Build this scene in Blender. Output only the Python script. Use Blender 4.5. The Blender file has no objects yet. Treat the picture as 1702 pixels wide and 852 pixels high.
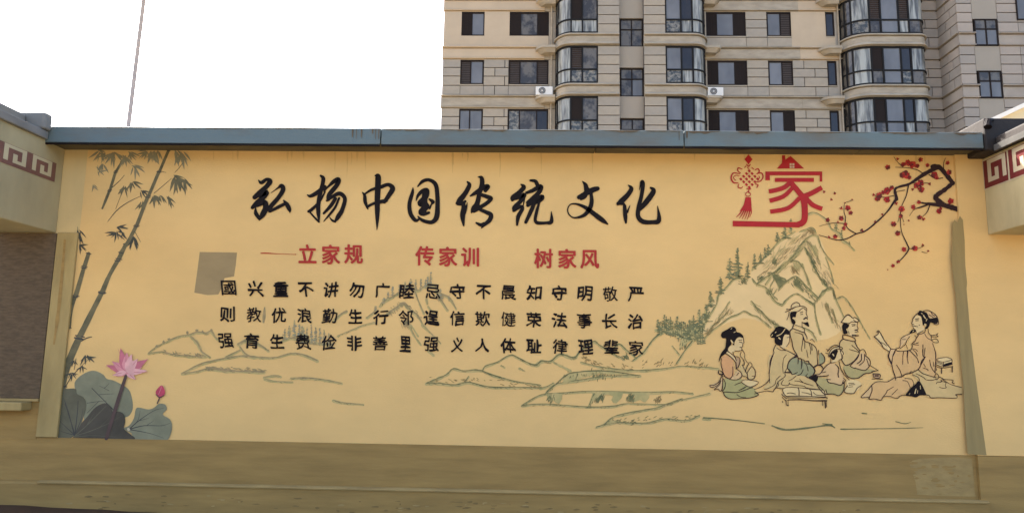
import bpy, math, random
from mathutils import Vector, Matrix
rnd = random.Random(7)
SC = bpy.context.scene
COL = SC.collection

# ------------------------------------------------------------------ camera
YAW, PITCH, ROLL = math.radians(1.8), math.radians(8.25), math.radians(0.9)
FPX, CAM = 1200.0, Vector((0.0, -6.9, 1.5))
_f = Vector((-math.sin(YAW), math.cos(YAW), 0)); _r = Vector((math.cos(YAW), math.sin(YAW), 0)); _u = Vector((0, 0, 1))
FW = _f * math.cos(PITCH) + _u * math.sin(PITCH)
_u2 = _u * math.cos(PITCH) - _f * math.sin(PITCH)
RT = _r * math.cos(ROLL) + _u2 * math.sin(ROLL)
UP = _u2 * math.cos(ROLL) - _r * math.sin(ROLL)
cd = bpy.data.cameras.new('camera'); cam = bpy.data.objects.new('camera', cd); COL.objects.link(cam)
cd.sensor_width = 36; cd.lens = 36 * FPX / 1702; cd.clip_end = 3000; cd.clip_start = 0.05
cam.matrix_world = Matrix(((RT.x, UP.x, -FW.x, CAM.x), (RT.y, UP.y, -FW.y, CAM.y), (RT.z, UP.z, -FW.z, CAM.z), (0, 0, 0, 1)))
SC.camera = cam

# ------------------------------------------------------------------ sky, sun, exposure
SUN_AZ, SUN_EL = math.radians(-43), math.radians(44)      # azimuth from +Y, negative = to the left
w = bpy.data.worlds.new('World'); SC.world = w; w.use_nodes = True
nt = w.node_tree; bg = nt.nodes['Background']
sky = nt.nodes.new('ShaderNodeTexSky'); sky.sky_type = 'NISHITA'; sky.sun_disc = False
sky.sun_elevation = SUN_EL; sky.sun_rotation = SUN_AZ
sky.air_density = 0.8; sky.dust_density = 4.0; sky.ozone_density = 0.6
nt.links.new(sky.outputs[0], bg.inputs[0]); bg.inputs[1].default_value = 0.15
sl = bpy.data.lights.new('sun', 'SUN'); sl.energy = 3.0; sl.angle = math.radians(0.6); sl.color = (1, .95, .86)
so = bpy.data.objects.new('sun', sl); COL.objects.link(so)
sd = Vector((math.sin(SUN_AZ) * math.cos(SUN_EL), math.cos(SUN_AZ) * math.cos(SUN_EL), math.sin(SUN_EL)))
so.rotation_euler = sd.to_track_quat('Z', 'Y').to_euler(); so.location = sd * 60
SC.view_settings.view_transform = 'Standard'; SC.view_settings.look = 'None'
SC.view_settings.exposure = 2.18; SC.view_settings.gamma = 1

# ------------------------------------------------------------------ helpers
def P(px, py, Y):                       # where the sight line through a photograph point meets the plane y = Y
    d = RT * ((px - 851) / FPX) - UP * ((py - 426) / FPX) + FW
    return CAM + d * ((Y - CAM.y) / d.y)
def PX(px, py, X):                      # the same for a plane x = X
    d = RT * ((px - 851) / FPX) - UP * ((py - 426) / FPX) + FW
    return CAM + d * ((X - CAM.x) / d.x)
def lin(c):
    return tuple((v / 255 / 12.92 if v / 255 <= .04045 else ((v / 255 + .055) / 1.055) ** 2.4) for v in c)
def mat(name, rgb, rough=.8, var=.12, scale=3.0, stretch=(1, 1, 1), bump=0.0, bscale=60, spec=.3, metal=0, rgb2=None, det=6, lo=.35, hi=.65):
    m = bpy.data.materials.new(name); m.use_nodes = True; n = m.node_tree; b = n.nodes['Principled BSDF']
    b.inputs['Roughness'].default_value = rough; b.inputs['Metallic'].default_value = metal
    b.inputs['Specular IOR Level'].default_value = spec
    c = lin(rgb)
    if var > 0 or rgb2:
        tc = n.nodes.new('ShaderNodeTexCoord'); mp = n.nodes.new('ShaderNodeMapping'); mp.inputs['Scale'].default_value = stretch
        nz = n.nodes.new('ShaderNodeTexNoise'); nz.inputs['Scale'].default_value = scale; nz.inputs['Detail'].default_value = det
        nz.inputs['Roughness'].default_value = .6
        n.links.new(tc.outputs['Object'], mp.inputs[0]); n.links.new(mp.outputs[0], nz.inputs['Vector'])
        cr = n.nodes.new('ShaderNodeValToRGB'); cr.color_ramp.elements[0].position = lo; cr.color_ramp.elements[1].position = hi
        a = lin(rgb2) if rgb2 else tuple(v * (1 - var) for v in c)
        b2 = c if rgb2 else tuple(min(1, v * (1 + var)) for v in c)
        cr.color_ramp.elements[0].color = (*a, 1); cr.color_ramp.elements[1].color = (*b2, 1)
        n.links.new(nz.outputs['Fac'], cr.inputs[0]); n.links.new(cr.outputs[0], b.inputs['Base Color'])
    else:
        b.inputs['Base Color'].default_value = (*c, 1)
    if bump > 0:
        tc2 = n.nodes.new('ShaderNodeTexCoord'); mp2 = n.nodes.new('ShaderNodeMapping'); mp2.inputs['Scale'].default_value = stretch
        z2 = n.nodes.new('ShaderNodeTexNoise'); z2.inputs['Scale'].default_value = bscale; z2.inputs['Detail'].default_value = 8
        bp = n.nodes.new('ShaderNodeBump'); bp.inputs['Strength'].default_value = bump; bp.inputs['Distance'].default_value = .01
        n.links.new(tc2.outputs['Object'], mp2.inputs[0]); n.links.new(mp2.outputs[0], z2.inputs['Vector'])
        n.links.new(z2.outputs['Fac'], bp.inputs['Height']); n.links.new(bp.outputs[0], b.inputs['Normal'])
    return m
def thing(name, label, cat, loc=(0, 0, 0), group=None):
    o = bpy.data.objects.new(name, None); COL.objects.link(o); o.location = loc
    o['label'] = label; o['category'] = cat
    if group: o['group'] = group
    return o
class MB:
    def __init__(s): s.v = []; s.f = []; s.mi = []
    def face(s, pts, mi=0):
        b = len(s.v); s.v += [tuple(p) for p in pts]; s.f.append(tuple(range(b, b + len(pts)))); s.mi.append(mi)
    def box(s, x0, x1, y0, y1, z0, z1, mi=0):
        b = len(s.v)
        s.v += [(x0, y0, z0), (x1, y0, z0), (x1, y1, z0), (x0, y1, z0), (x0, y0, z1), (x1, y0, z1), (x1, y1, z1), (x0, y1, z1)]
        for q in ((0, 3, 2, 1), (4, 5, 6, 7), (0, 1, 5, 4), (1, 2, 6, 5), (2, 3, 7, 6), (3, 0, 4, 7)):
            s.f.append(tuple(b + i for i in q)); s.mi.append(mi)
    def sweep(s, path, prof, mi=0, closed=True):   # path [(x,y,nx,ny)], prof [(out,z)] closed outline
        b = len(s.v); n = len(prof)
        for (x, y, nx, ny) in path:
            for (o, z) in prof: s.v.append((x + nx * o, y + ny * o, z))
        for i in range(len(path) - 1):
            for j in range(n):
                k = (j + 1) % n
                s.f.append((b + i * n + j, b + (i + 1) * n + j, b + (i + 1) * n + k, b + i * n + k)); s.mi.append(mi)
        s.f.append(tuple(b + j for j in range(n))); s.mi.append(mi)
        e = b + (len(path) - 1) * n
        s.f.append(tuple(e + n - 1 - j for j in range(n))); s.mi.append(mi)
    def tube(s, pts, r, seg=8, mi=0):
        b = len(s.v); pts = [Vector(p) for p in pts]
        rr = r if isinstance(r, (list, tuple)) else [r] * len(pts)
        for i, p in enumerate(pts):
            d = (pts[min(i + 1, len(pts) - 1)] - pts[max(i - 1, 0)]).normalized()
            a = d.cross(Vector((0, 1, 0.01))).normalized(); c = d.cross(a)
            for k in range(seg):
                t = 2 * math.pi * k / seg; s.v.append(tuple(p + (a * math.cos(t) + c * math.sin(t)) * rr[i]))
        for i in range(len(pts) - 1):
            for k in range(seg):
                k2 = (k + 1) % seg
                s.f.append((b + i * seg + k, b + i * seg + k2, b + (i + 1) * seg + k2, b + (i + 1) * seg + k)); s.mi.append(mi)
        s.f.append(tuple(b + k for k in range(seg))); s.mi.append(mi)
        s.f.append(tuple(b + (len(pts) - 1) * seg + seg - 1 - k for k in range(seg))); s.mi.append(mi)
    def build(s, name, mats, parent=None, kind=None, bevel=0, smooth=False):
        me = bpy.data.meshes.new(name); me.from_pydata(s.v, [], s.f)
        for m in (mats if isinstance(mats, (list, tuple)) else [mats]): me.materials.append(m)
        for p, i in zip(me.polygons, s.mi): p.material_index = i; p.use_smooth = smooth
        me.update()
        o = bpy.data.objects.new(name, me); COL.objects.link(o)
        if parent: o.parent = parent; o.matrix_parent_inverse = Matrix.Translation(-Vector(parent.location)) if parent.type == 'EMPTY' else Matrix()
        if kind: o['kind'] = kind
        if bevel:
            md = o.modifiers.new('bevel', 'BEVEL'); md.width = bevel; md.segments = 2; md.limit_method = 'ANGLE'
        return o
def boxo(name, m, parent, x0, x1, y0, y1, z0, z1, bevel=0, kind=None):
    b = MB(); b.box(x0, x1, y0, y1, z0, z1); return b.build(name, m, parent, kind, bevel)

# ------------------------------------------------------------------ materials
OCH = mat('ochre_paint', (220, 181, 116), .78, .05, 1.1, (1, 1, 2), .22, 45, .25)
OCH2 = mat('ochre_side_paint', (206, 178, 122), .8, .08, .9, (2, 2, 1), .12, 26, .25)
OLIVE = mat('olive_base_paint', (151, 121, 68), .75, .15, 1.3, (1, 1, 9), .25, 30, .3)
OLIVE3 = mat('lighter_olive_paint', (160, 134, 84), .75, .16, 3, (1, 1, 6), .25, 30, .3)  # lighter copy of the base olive, gives the ledge its painted highlight
BEAML = mat('left_beam_paint', (160, 149, 114), .8, .12, .9, (2, 2, 1), .2, 26, .25)
BEAMR = mat('right_beam_paint', (188, 172, 128), .8, .16, 1.2, (2, 2, .7), .25, 26, .25)
MARL = mat('dull_maroon_key_paint', (112, 78, 66), .7, .12, 5)  # left key squares use duller maroon and cream than the right
CREAML = mat('dull_cream_key_paint', (180, 168, 134), .75, .06, 5)
OLIVE2 = mat('olive_trim_paint', (158, 136, 86), .75, .16, 1.6, (3, 3, .8), .25, 30, .3)
PATCH = mat('pale_plaster_patch', (156, 130, 80), .8, .14, 5, (1, 1, 2.5), .3, 40, .3)
GREYP = mat('grey_paint_patch', (152, 130, 90), .75, .08, 3, (1, 1, 2), .1, 40, .3)
STRIP = mat('olive_strip_paint', (146, 126, 80), .75, .10, 2.0, (6, 6, .6), .1, 30, .3)
BLUE = mat('blue_coping_metal', (92, 106, 106), .55, .12, 1.2, (1, 1, 2.5), .12, 20, .4, rgb2=(96, 92, 80), lo=.32, hi=.55)
RUST = mat('rust_stain', (92, 78, 60), .85, .25, 6)
SOFF = mat('coping_underside', (92, 84, 62), .8, .2, 2.5, (1, 3, 1), .1)
DARKC = mat('dark_coping', (46, 40, 36), .7, .25, 4, (1, 1, 1), .3, 30, .3)
GREYC = mat('grey_blue_coping', (118, 116, 110), .65, .15, 2, (1, 1, 1), .15, 30, .3)
BOARD = mat('mauve_grey_board', (92, 76, 56), .85, .22, 14, (1, 1, 4), .35, 200, .3)
REDP = mat('red_paint', (166, 20, 20), .6, .08, 6, spec=.35)
RED2 = mat('red_letter_paint', (168, 44, 34), .65, .10, 6, spec=.3)
MAROON = mat('maroon_key_paint', (104, 34, 32), .7, .12, 5)
CREAM = mat('cream_key_paint', (190, 174, 142), .75, .06, 5)
INK = mat('black_ink_paint', (24, 17, 16), .7, .1, 8, spec=.15)
INKB = mat('brown_ink_paint', (44, 22, 20), .7, .1, 8, spec=.3)
GRN = mat('hill_green_paint', (98, 100, 66), .8, .14, 14, rgb2=(144, 134, 86), lo=.25, hi=.6)
GRNW = mat('thin_green_wash', (158, 150, 98), .8, .08, 7, rgb2=(201, 174, 114), lo=.3, hi=.68)
GRN2 = mat('hill_brown_paint', (140, 118, 74), .8, .1, 9)
GRNF = mat('faded_green_paint', (136, 124, 88), .8, .1, 20, rgb2=(174, 148, 104), lo=.28, hi=.66)
PINE = mat('pine_paint', (96, 104, 74), .8, .1, 20, rgb2=(142, 134, 90), lo=.3, hi=.6)
PINEF = mat('faded_pine_paint', (136, 136, 112), .8, .1, 20, rgb2=(168, 152, 114), lo=.3, hi=.6)
HILLW = mat('pale_hill_wash', (222, 190, 132), .8, .05, 3)
BAMB = mat('bamboo_paint', (88, 84, 62), .75, .14, 10, rgb2=(122, 112, 80), lo=.3, hi=.65)
BAMD = mat('dark_bamboo_paint', (70, 70, 60), .75, .12, 10)
BAML = mat('hazed_bamboo_leaf_paint', (138, 130, 100), .75, .12, 10)  # upper leaves are paler: haze put into their colour
LOT1 = mat('grey_green_leaf_paint', (126, 124, 98), .75, .16, 4)
LOT2 = mat('slate_leaf_paint', (94, 90, 70), .75, .2, 4)
LOT3 = mat('dark_slate_leaf_paint', (76, 70, 58), .75, .2, 4)
VEIN = mat('leaf_vein_paint', (66, 64, 60), .75, .1, 4)
PINK = [mat('pink_petal_paint', c, .7, .14, 9) for c in ((206, 136, 138), (218, 164, 158), (184, 104, 114))]
BUD = mat('bud_paint', (186, 70, 90), .7, .2, 9)
STEMM = mat('stem_paint', (84, 66, 60), .75, .1, 9)
FLOW = [mat('blossom_paint', c, .65, .15, 12) for c in ((150, 26, 26), (128, 28, 26), (172, 48, 38), (96, 34, 28))]
WASH = {k: mat(k + '_wash', c, .75, .06, 8) for k, c in dict(
    orange=(204, 152, 100), mauve=(182, 146, 104), green=(166, 156, 100), blue=(148, 144, 104), tan=(202, 172, 114), pinkish=(212, 172, 126),
    peach=(209, 168, 110), skin=(216, 186, 130), olive=(172, 156, 102), lilac=(207, 172, 120), pale=(216, 188, 132)).items()}
STONE = [mat('stone_cladding', c, .85, .12, .8, (1, 1, 1), .2, 14, .25) for c in ((157, 147, 131), (160, 149, 131), (154, 145, 130), (162, 150, 131))]
STONEW = [mat('wing_stone_cladding', c, .85, .06, 1.2, (1, 1, 1), .2, 14, .25) for c in ((158, 147, 133), (162, 150, 136), (151, 142, 130))]
STUC = mat('tan_stucco', (182, 163, 136), .85, .06, .5, (1, 1, 1), .1, 14, .25)
STUCG = mat('grey_stucco', (154, 144, 128), .85, .05, .5, (1, 1, 1), .1, 14, .25)
JOINT = mat('mortar_backing', (58, 52, 48), .9, .05, 2)
BELT = mat('belt_course_stone', (160, 148, 128), .85, .16, .9, (1, 1, 3), .15, 10, .25)
FRAME = mat('dark_brown_frame', (38, 31, 27), .7, 0, spec=.1)
FRAMEB = mat('blue_black_frame', (32, 31, 30), .7, 0, spec=.12)
LOUV = mat('brown_louvre', (70, 60, 54), .6, .06, 3)
def glass(name, rgb, rgb2, sc, st, rough=.06, lo=.35, hi=.65):
    return mat(name, rgb, rough, 0, sc, st, 0, 1, .4, 0, rgb2, 3, lo, hi)
GL = [glass('sky_reflection_pane', (112, 112, 112), (92, 92, 92), .5, (1, 1, .6)),  # opaque panes: sky reflections and curtains are put into the colour
      glass('dull_pane', (96, 90, 80), (54, 50, 46), 1.6, (1, 1, .8), lo=.42, hi=.58),
      glass('curtained_pane', (160, 160, 150), (84, 84, 80), 1.5, (3, 3, .3), .2, .38, .6),
      glass('dark_pane', (42, 38, 36), (32, 28, 28), 1.5, (1, 1, .8)),
      glass('cluttered_pane', (132, 126, 112), (62, 64, 62), 4, (1, 1, 1), .15, .42, .62)]
ACW = mat('white_unit_casing', (214, 210, 200), .5, .04, 4)
ACD = mat('unit_fan_dark', (46, 46, 48), .6, 0)
CONC = mat('concrete_ground', (134, 122, 102), .9, .18, 1.2, (1, 1, 1), .3, 20, .3)
DARKG = mat('shaded_ground_dark', (66, 46, 28), .9, .2, 3)  # dark brown with the ground shadow put into its colour
POLE = mat('grey_pole_metal', (158, 152, 148), .5, .06, 4)
FLASH = mat('dark_flashing', (74, 72, 68), .8, .15, 6)
DRIP = mat('drip_stain', (204, 166, 104), .8, .06, 12)
SPLASH = mat('splash_dirt', (128, 104, 62), .85, .15, 14)
WHITE = mat('white_roof_edge', (226, 224, 214), .6, .03, 4)
CREAMW = mat('cream_outbuilding_wall', (210, 196, 160), .85, .05, 3)

# ------------------------------------------------------------------ setting: ground
g = MB(); g.face([(-900, -900, 0), (900, -900, 0), (900, 900, 0), (-900, 900, 0)])
g.build('ground', CONC, kind='structure')

# ------------------------------------------------------------------ mural wall
WALL = thing('mural_wall', 'long ochre painted wall with black calligraphy and a landscape mural under blue coping', 'wall', (0, 0, 0))
ZB = P(850, 741, 0).z; ZP = P(850, 815, 0).z
CY = -.30
ZT = P(870, 216, CY).z; ZC = P(870, 241, CY).z; ZS = ZC + .012
XL, XR = P(103, 300, 0).x, P(1634, 330, 0).x
XPL, XPR = P(97, 727, 0).x, 4.04
XBD = P(84, 520, 0).x
boxo('wall_body', OCH, WALL, XPL, XPR, 0, .28, ZB, ZS + .05)
boxo('wall_body', OCH2, WALL, -9, XPL, 0, .28, ZB, ZS + .05)
boxo('pilaster', OCH, WALL, XPR, 9, -.03, .28, ZB, ZS + .05, .006)
zpt = P(115, 387, 0).z
boxo('pilaster', OLIVE2, WALL, XBD, XPL, -.028, 0, ZB + .003, zpt, .006)['label'] = 'olive pilaster left of the bamboo painting'
boxo('wall_base', OLIVE, WALL, -9, XPR, -.008, .28, ZP - .01, ZB - .001)
boxo('wall_base', OLIVE, WALL, -9, XBD - .002, -.012, -.0005, ZB - .02, P(50, 665, 0).z + .01)
boxo('wall_base', OLIVE, WALL, XPR, 9, -.038, .28, .002, ZB - .002)
b = MB(); xe = P(1643, 833, -.05).x; xs0 = P(64, 797, -.05).x
b.sweep([(-9, 0, 0, -1), (xs0, 0, 0, -1), (xe, 0, 0, -1)], [(-.27, 0.003), (.055, 0.003), (.055, ZP - .02), (.045, ZP), (.0, ZP + .012), (-.27, ZP + .012)])
b.build('plinth', OLIVE, WALL)
# horizontal sill ridge, its highlight put into a lighter olive
b = MB(); b.sweep([(xs0, 0, 0, -1), (xe, 0, 0, -1)], [(.03, ZP - .014), (.066, ZP - .014), (.07, ZP - .004), (.062, ZP + .004), (.03, ZP + .014)])
b.build('ledge', OLIVE3, WALL)
# pieces of the coping
cx = [XL - .55, P(633, 225, CY).x, P(1137, 230, CY).x, P(1635, 235, CY).x]
for i in range(3):
    x0, x1 = cx[i] + (.006 if i else 0), cx[i + 1] - .006
    dz = (.004, 0, -.003)[i]
    n = 14
    m = MB(); prof = [(0, ZT + dz), (-.006, ZT + dz + .006), (-.62, ZT + dz + .05), (-.62, ZS + .052), (-.02, ZS + .052), (-.02, ZC - .004), (0, ZC)]
    path = []
    for k in range(n + 1):
        x = x0 + (x1 - x0) * k / n
        path.append((x, CY + .004 * math.sin(k * 2.1 + i), 0, -1))
    m.sweep(path, prof)
    cp = m.build('coping_sheet', BLUE, WALL)
    lip = MB(); lip.box(x0, x1, CY + .001, CY + .02, ZC - .020, ZC - .006); lip.build('shade_lip', INK, cp)  # black lip stands in for the shaded gap below the sheet
    # weather stains along the top edge of the sheet
    st = MB(); x = x0 + .02
    while x < x1 - .1:
        L = min(rnd.uniform(.2, .9), x1 - x - .01); hm = rnd.uniform(.006, .028) * (.5 if i == 0 else 1); N = max(5, int(L / .03))
        top = [(x + L * (1 - t / N), CY - .0065, ZT + dz - .0008) for t in range(N + 1)]
        bot = [(x + L * t / N, CY - .0065, ZT + dz - .001 - hm * (math.sin(math.pi * t / N) ** .5) * rnd.uniform(.35, 1.25)) for t in range(N + 1)]
        st.face(top + bot[1:-1])
        x += L + rnd.uniform(0, .18) * (3 if i == 0 else 1)
    st.build('rust_edge', RUST, cp)
st = MB()
for px in (585, 592, 600, 618, 624, 629, 1140, 1128):
    a = P(px, 214, CY - .007); h = rnd.uniform(.04, .11); ww = rnd.uniform(.005, .02)
    st.face([(a.x, a.y, ZT - .003), (a.x + ww, a.y, ZT - .003), (a.x + ww * .7, a.y, ZT - h), (a.x + ww * .2, a.y, ZT - h * .9)])
st.build('rust_streak', RUST, WALL)
sx = [XL - .5, P(990, 250, -.15).x, P(1430, 250, -.15).x, cx[3] - .01]
for i in range(3):
    boxo('soffit_board', SOFF, WALL, sx[i] + .004, sx[i + 1] - .004, CY + .022, -.002, ZS + .001 * i, ZS + .04)
st = MB()
for x0, x1, y0, y1 in ((P(1196, 250, -.2).x, P(1252, 250, -.2).x, -.24, -.12), (P(872, 246, -.2).x, P(890, 246, -.2).x, -.22, -.13)):
    n = 10
    pts = [((x0 + x1) / 2 + (x1 - x0) / 2 * math.cos(t) * rnd.uniform(.75, 1.1), (y0 + y1) / 2 + (y1 - y0) / 2 * math.sin(t) * rnd.uniform(.6, 1.1), ZS - .002) for t in [k * 2 * math.pi / n for k in range(n)]]
    st.face(pts)
st.build('broken_soffit_patch', DARKC, WALL)

# ------------------------------------------------------------------ gate beams either side
def key_square(parent, X, s, ya, yb, za, zb, flip):
    """a square fret motif painted on the plane x = X between y = ya, yb and z = za, zb (z per end)"""
    def q(u, v):
        y = ya + (yb - ya) * u
        return (X + s * .004, y, za + (zb - za) * v)
    bm_ = MB()
    def rect(u0, u1, v0, v1, off, mi):
        pts = [q(u0, v0), q(u1, v0), q(u1, v1), q(u0, v1)]
        bm_.face([(p[0] + s * off, p[1], p[2]) for p in pts], mi)
    rect(0, 1, 0, 1, 0, 0)
    t = .155
    segs = [(.04, .04 + t, .2, .98), (.04 + t, .82, .98 - t, .98), (.82 - t, .82, .18, .98 - t), (.36, .82 - t, .18, .18 + t), (.36, .36 + t, .18 + t, .62)]
    for i, (u0, u1, v0, v1) in enumerate(segs): 
        if flip: u0, u1 = 1 - u1, 1 - u0
        rect(u0, u1, v0, v1, .002, 1)
    return bm_.build('key_pattern', [MAROON, CREAM] if s < 0 else [MARL, CREAML], parent)
zl = P(90, 387, 0).z; zlt = PX(76, 191, XL).z
GL_ = thing('gate_beam', 'dull olive beam with maroon and cream key squares left of the mural', 'beam', (XL - .2, -1.2, zl), 'gate beams at the ends of the mural wall')
boxo('beam_body', BEAML, GL_, XL - .6, XL, -4.4, -.001, zl, zlt - .16, .01)
ytop = PX(76, 191, XL + .06).y
zl2 = P(112, 211, 0).z
boxo('beam_coping', GREYC, GL_, XL - .66, XL + .06, ytop, CY - .012, zlt - .159, zl2 + .01, .02)
boxo('beam_coping', GREYC, GL_, XL - .8, XL - .12, -4.4, ytop - .004, zlt - .158, zl2 - .02, .02)
boxo('beam_trim', GREYC, GL_, XL - .6, XL + .035, -4.4, CY - .013, zlt - .24, zlt - .161, .01)
a1, a2 = PX(53, 254, XL), PX(90, 302, XL)
b1, b2 = PX(5, 236, XL), PX(49, 288, XL)
ztp, zbt = (a1.z + b1.z) / 2, (a2.z + b2.z) / 2
key_square(GL_, XL, 1, a1.y, a2.y, zbt, ztp, False)
key_square(GL_, XL, 1, b1.y, b2.y, zbt, ztp, False)
key_square(GL_, XL, 1, b1.y - (a1.y - b1.y), b2.y - (a1.y - b1.y), zbt, ztp, False)
zr = P(1638, 391, 0).z
GR_ = thing('gate_beam', 'cream beam with maroon key pattern and dark coping right of the mural', 'beam', (XR + .2, -1.2, zr), 'gate beams at the ends of the mural wall')
boxo('beam_body', BEAMR, GR_, XR, XR + .6, -4.4, -.031, zr, ZC - .03, .008)
k1, k2 = PX(1633, 271, XR), PX(1630, 316, XR)
zk1, zk0 = P(1630, 271, 0).z, P(1632, 316, 0).z
yk = [PX(x, 290, XR).y for x in (1635, 1678, 1722, 1768)]
b = MB(); b.face([(XR - .003, -.035, zk0 - .012), (XR - .003, yk[3], zk0 - .012), (XR - .003, yk[3], zk1 + .01), (XR - .003, -.035, zk1 + .01)])
b.build('key_band', CREAM, GR_)
for i in range(3):
    key_square(GR_, XR - .002, -1, yk[i] - .012, yk[i + 1] + .012, zk0, zk1, True)
# dark coping block over the beam end, and the grey flashing that runs toward the viewer
zd1 = P(1670, 196, CY - .02).z
boxo('coping_block', DARKC, GR_, cx[3] + .004, cx[3] + .9, CY - .02, .4, ZC - .028, zd1, .015)
zf = PX(1702, 203, XR - .05).z
boxo('beam_coping', DARKC, GR_, XR - .05, XR + .62, -4.4, CY - .024, ZC - .029, zf, .02)
boxo('flashing_strip', FLASH, GR_, XR - .075, XR - .0505, -4.4, CY - .03, ZC - .04, ZC + .02, .004)
# knob of black cable clamp at the coping corner
b = MB(); kx = P(1641, 207, CY).x
b.tube([(kx - .03, CY - .05, P(1641, 214, CY).z), (kx - .01, CY - .03, P(1641, 203, CY).z), (kx + .05, CY, P(1641, 200, CY).z)], [.035, .03, .02], 10)
cl = b.build('cable_clamp', INK, GR_)

# dark board, and the low wall ledge below it
zb0 = P(50, 665, -.02).z; zb1 = P(100, 388, 0).z
bt = thing('board', 'plain mauve grey board fixed on the wall below the left beam', 'board', (XL - .8, 0, zb0))
boxo('board_panel', BOARD, bt, -7.5, XBD - .004, -.03, -.001, zb0 + .02, zb1 - .002, .004)
boxo('bottom_trim', OLIVE3, bt, -7.5, XBD - .004, -.045, -.001, zb0 - .008, zb0 + .018, .003)
x31 = P(31, 668, -.2).x
boxo('sill_block', OLIVE2, bt, -7.5, x31, -.16, -.009, zb0 - .09, zb0 - .01, .012)
xk0, xk1 = -7.5, P(262, 850, -.05).x
za_, zc_ = P(0, 835, -.05).z + .06, P(262, 851, -.05).z
b = MB(); n = 16
zh = lambda x: za_ + (zc_ - za_) * (x - xk0) / (xk1 - xk0) + .004 * math.sin(x * 9)
for i in range(n):
    x0, x1 = xk0 + (xk1 - xk0) * i / n, xk0 + (xk1 - xk0) * (i + 1) / n
    k = len(b.v)
    b.v += [(x0, -.75, .004), (x1, -.75, .004), (x1, -.70, zh(x1)), (x0, -.70, zh(x0)), (x0, -.058, zh(x0)), (x1, -.058, zh(x1))]
    b.f += [(k, k + 1, k + 2, k + 3), (k + 3, k + 2, k + 5, k + 4)]; b.mi += [0, 0]
b.build('shaded_ground_strip', DARKG, kind='structure')  # dark raised strip stands in for shadowed ground at the wall foot

# ------------------------------------------------------------------ pole beyond the wall
pp = P(213, 212, 9); pq = P(239, 0, 9)
d = (pq - pp) / (pq.z - pp.z)
po = thing('pole', 'tall thin grey metal pole leaning slightly behind the wall', 'pole', (pp.x - d.x * pp.z, 9, 0))
b = MB(); b.tube([pp - d * pp.z, pp + d * 9], [.058, .036], 12)
b.build('pole_shaft', POLE, po, smooth=True)
b = MB(); b.tube([pp - d * pp.z + Vector((0, 0, .0)), pp - d * (pp.z - .05)], .14, 12); b.build('base_plate', POLE, po)

# ------------------------------------------------------------------ outbuilding gable behind the right corner
Yo = 9.0
g0, g1 = P(1598, 219, Yo), P(1702, 171, Yo)
ob = thing('outbuilding', 'small cream outbuilding with sloping white roof edge behind the right corner', 'building', (g1.x, Yo, 0))
sl_ = (g1.z - g0.z) / (g1.x - g0.x)
b = MB()
xr = g1.x + 1.3; xq = xr * 2 - g0.x
zz = lambda x: g0.z + sl_ * (x - g0.x)
b.v += [(g0.x + .3, Yo + .12, 0), (xq - .3, Yo + .12, 0), (xq - .3, Yo + .12, zz(g0.x + .3) - .1), (xr, Yo + .12, zz(xr) - .1), (g0.x + .3, Yo + .12, zz(g0.x + .3) - .1)]
b.v += [(x, y + 3.5, z) for x, y, z in b.v[:5]]
b.f += [(0, 1, 2, 3, 4), (9, 8, 7, 6, 5), (0, 4, 9, 5), (1, 6, 7, 2)]; b.mi += [0] * 4
b.build('gable_wall', CREAMW, ob)
for sgn in (1, -1):
    b = MB(); t = .10
    xa = g0.x if sgn > 0 else xq
    za = zz(g0.x)
    b.v += [(xa, Yo, za), (xr, Yo, zz(xr)), (xr, Yo, zz(xr) - t), (xa, Yo, za - t)]
    b.v += [(x, Yo + 3.8, z) for x, y, z in b.v[:4]]
    b.f += [(0, 1, 2, 3), (7, 6, 5, 4), (0, 4, 5, 1), (3, 2, 6, 7), (0, 3, 7, 4)]; b.mi += [0] * 5
    b.build('roof_slab', WHITE, ob)

# ------------------------------------------------------------------ apartment building
YF = 39.0; YB = YF - 1.25; YW = YF - 2.2; YS = YF - .75
APT = thing('apartment_building', 'tall stone clad apartment block with rounded bay windows beyond the mural wall', 'building', (8, YF, 0))
FZ = P(1060, 99.5, YF).z; H = P(1060, 19.2, YF).z - FZ
def fx(px, Y=YF, py=100): return P(px, py, Y).x
def zz_(k, frac): return FZ + H * (k - frac)             # frac = share of a storey below the window head of storey k
R0 = [0, .168, .345, .535, .725]                          # stone rows
KS = (-1, 0, 1, 2)
ztop_all, zbot_all = zz_(2, 0) + .1, zz_(-1, 1.0)
# backing masses
boxo('core_wall', JOINT, APT, fx(736), fx(1562), YF + .10, YF + 12, 0, ztop_all + 12)
boxo('core_wall', JOINT, APT, fx(1600, YW) + .06, fx(1600, YW) + 16, YW + .10, YF + 12, 0, ztop_all + 12)
boxo('lower_wall', STUC, APT, fx(736) - .01, fx(1562), YF + .0, YF + .099, 0, zbot_all - .01)
cache = {}
def slab(name, m, x0, x1, y0, y1, z0, z1, label=None):
    key = (round(x1 - x0, 3), round(y1 - y0, 3), round(z1 - z0, 3), m.name)
    if key not in cache:
        b = MB(); b.box(-(x1 - x0) / 2, (x1 - x0) / 2, 0, y1 - y0, 0, z1 - z0)
        me = bpy.data.meshes.new(name); me.from_pydata(b.v, [], b.f); me.materials.append(m); cache[key] = me
    o = bpy.data.objects.new(name, cache[key]); COL.objects.link(o); o.parent = APT
    o.location = Vector(((x0 + x1) / 2, y0, z0)) - Vector(APT.location)
    return o
JG = .03
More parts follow.
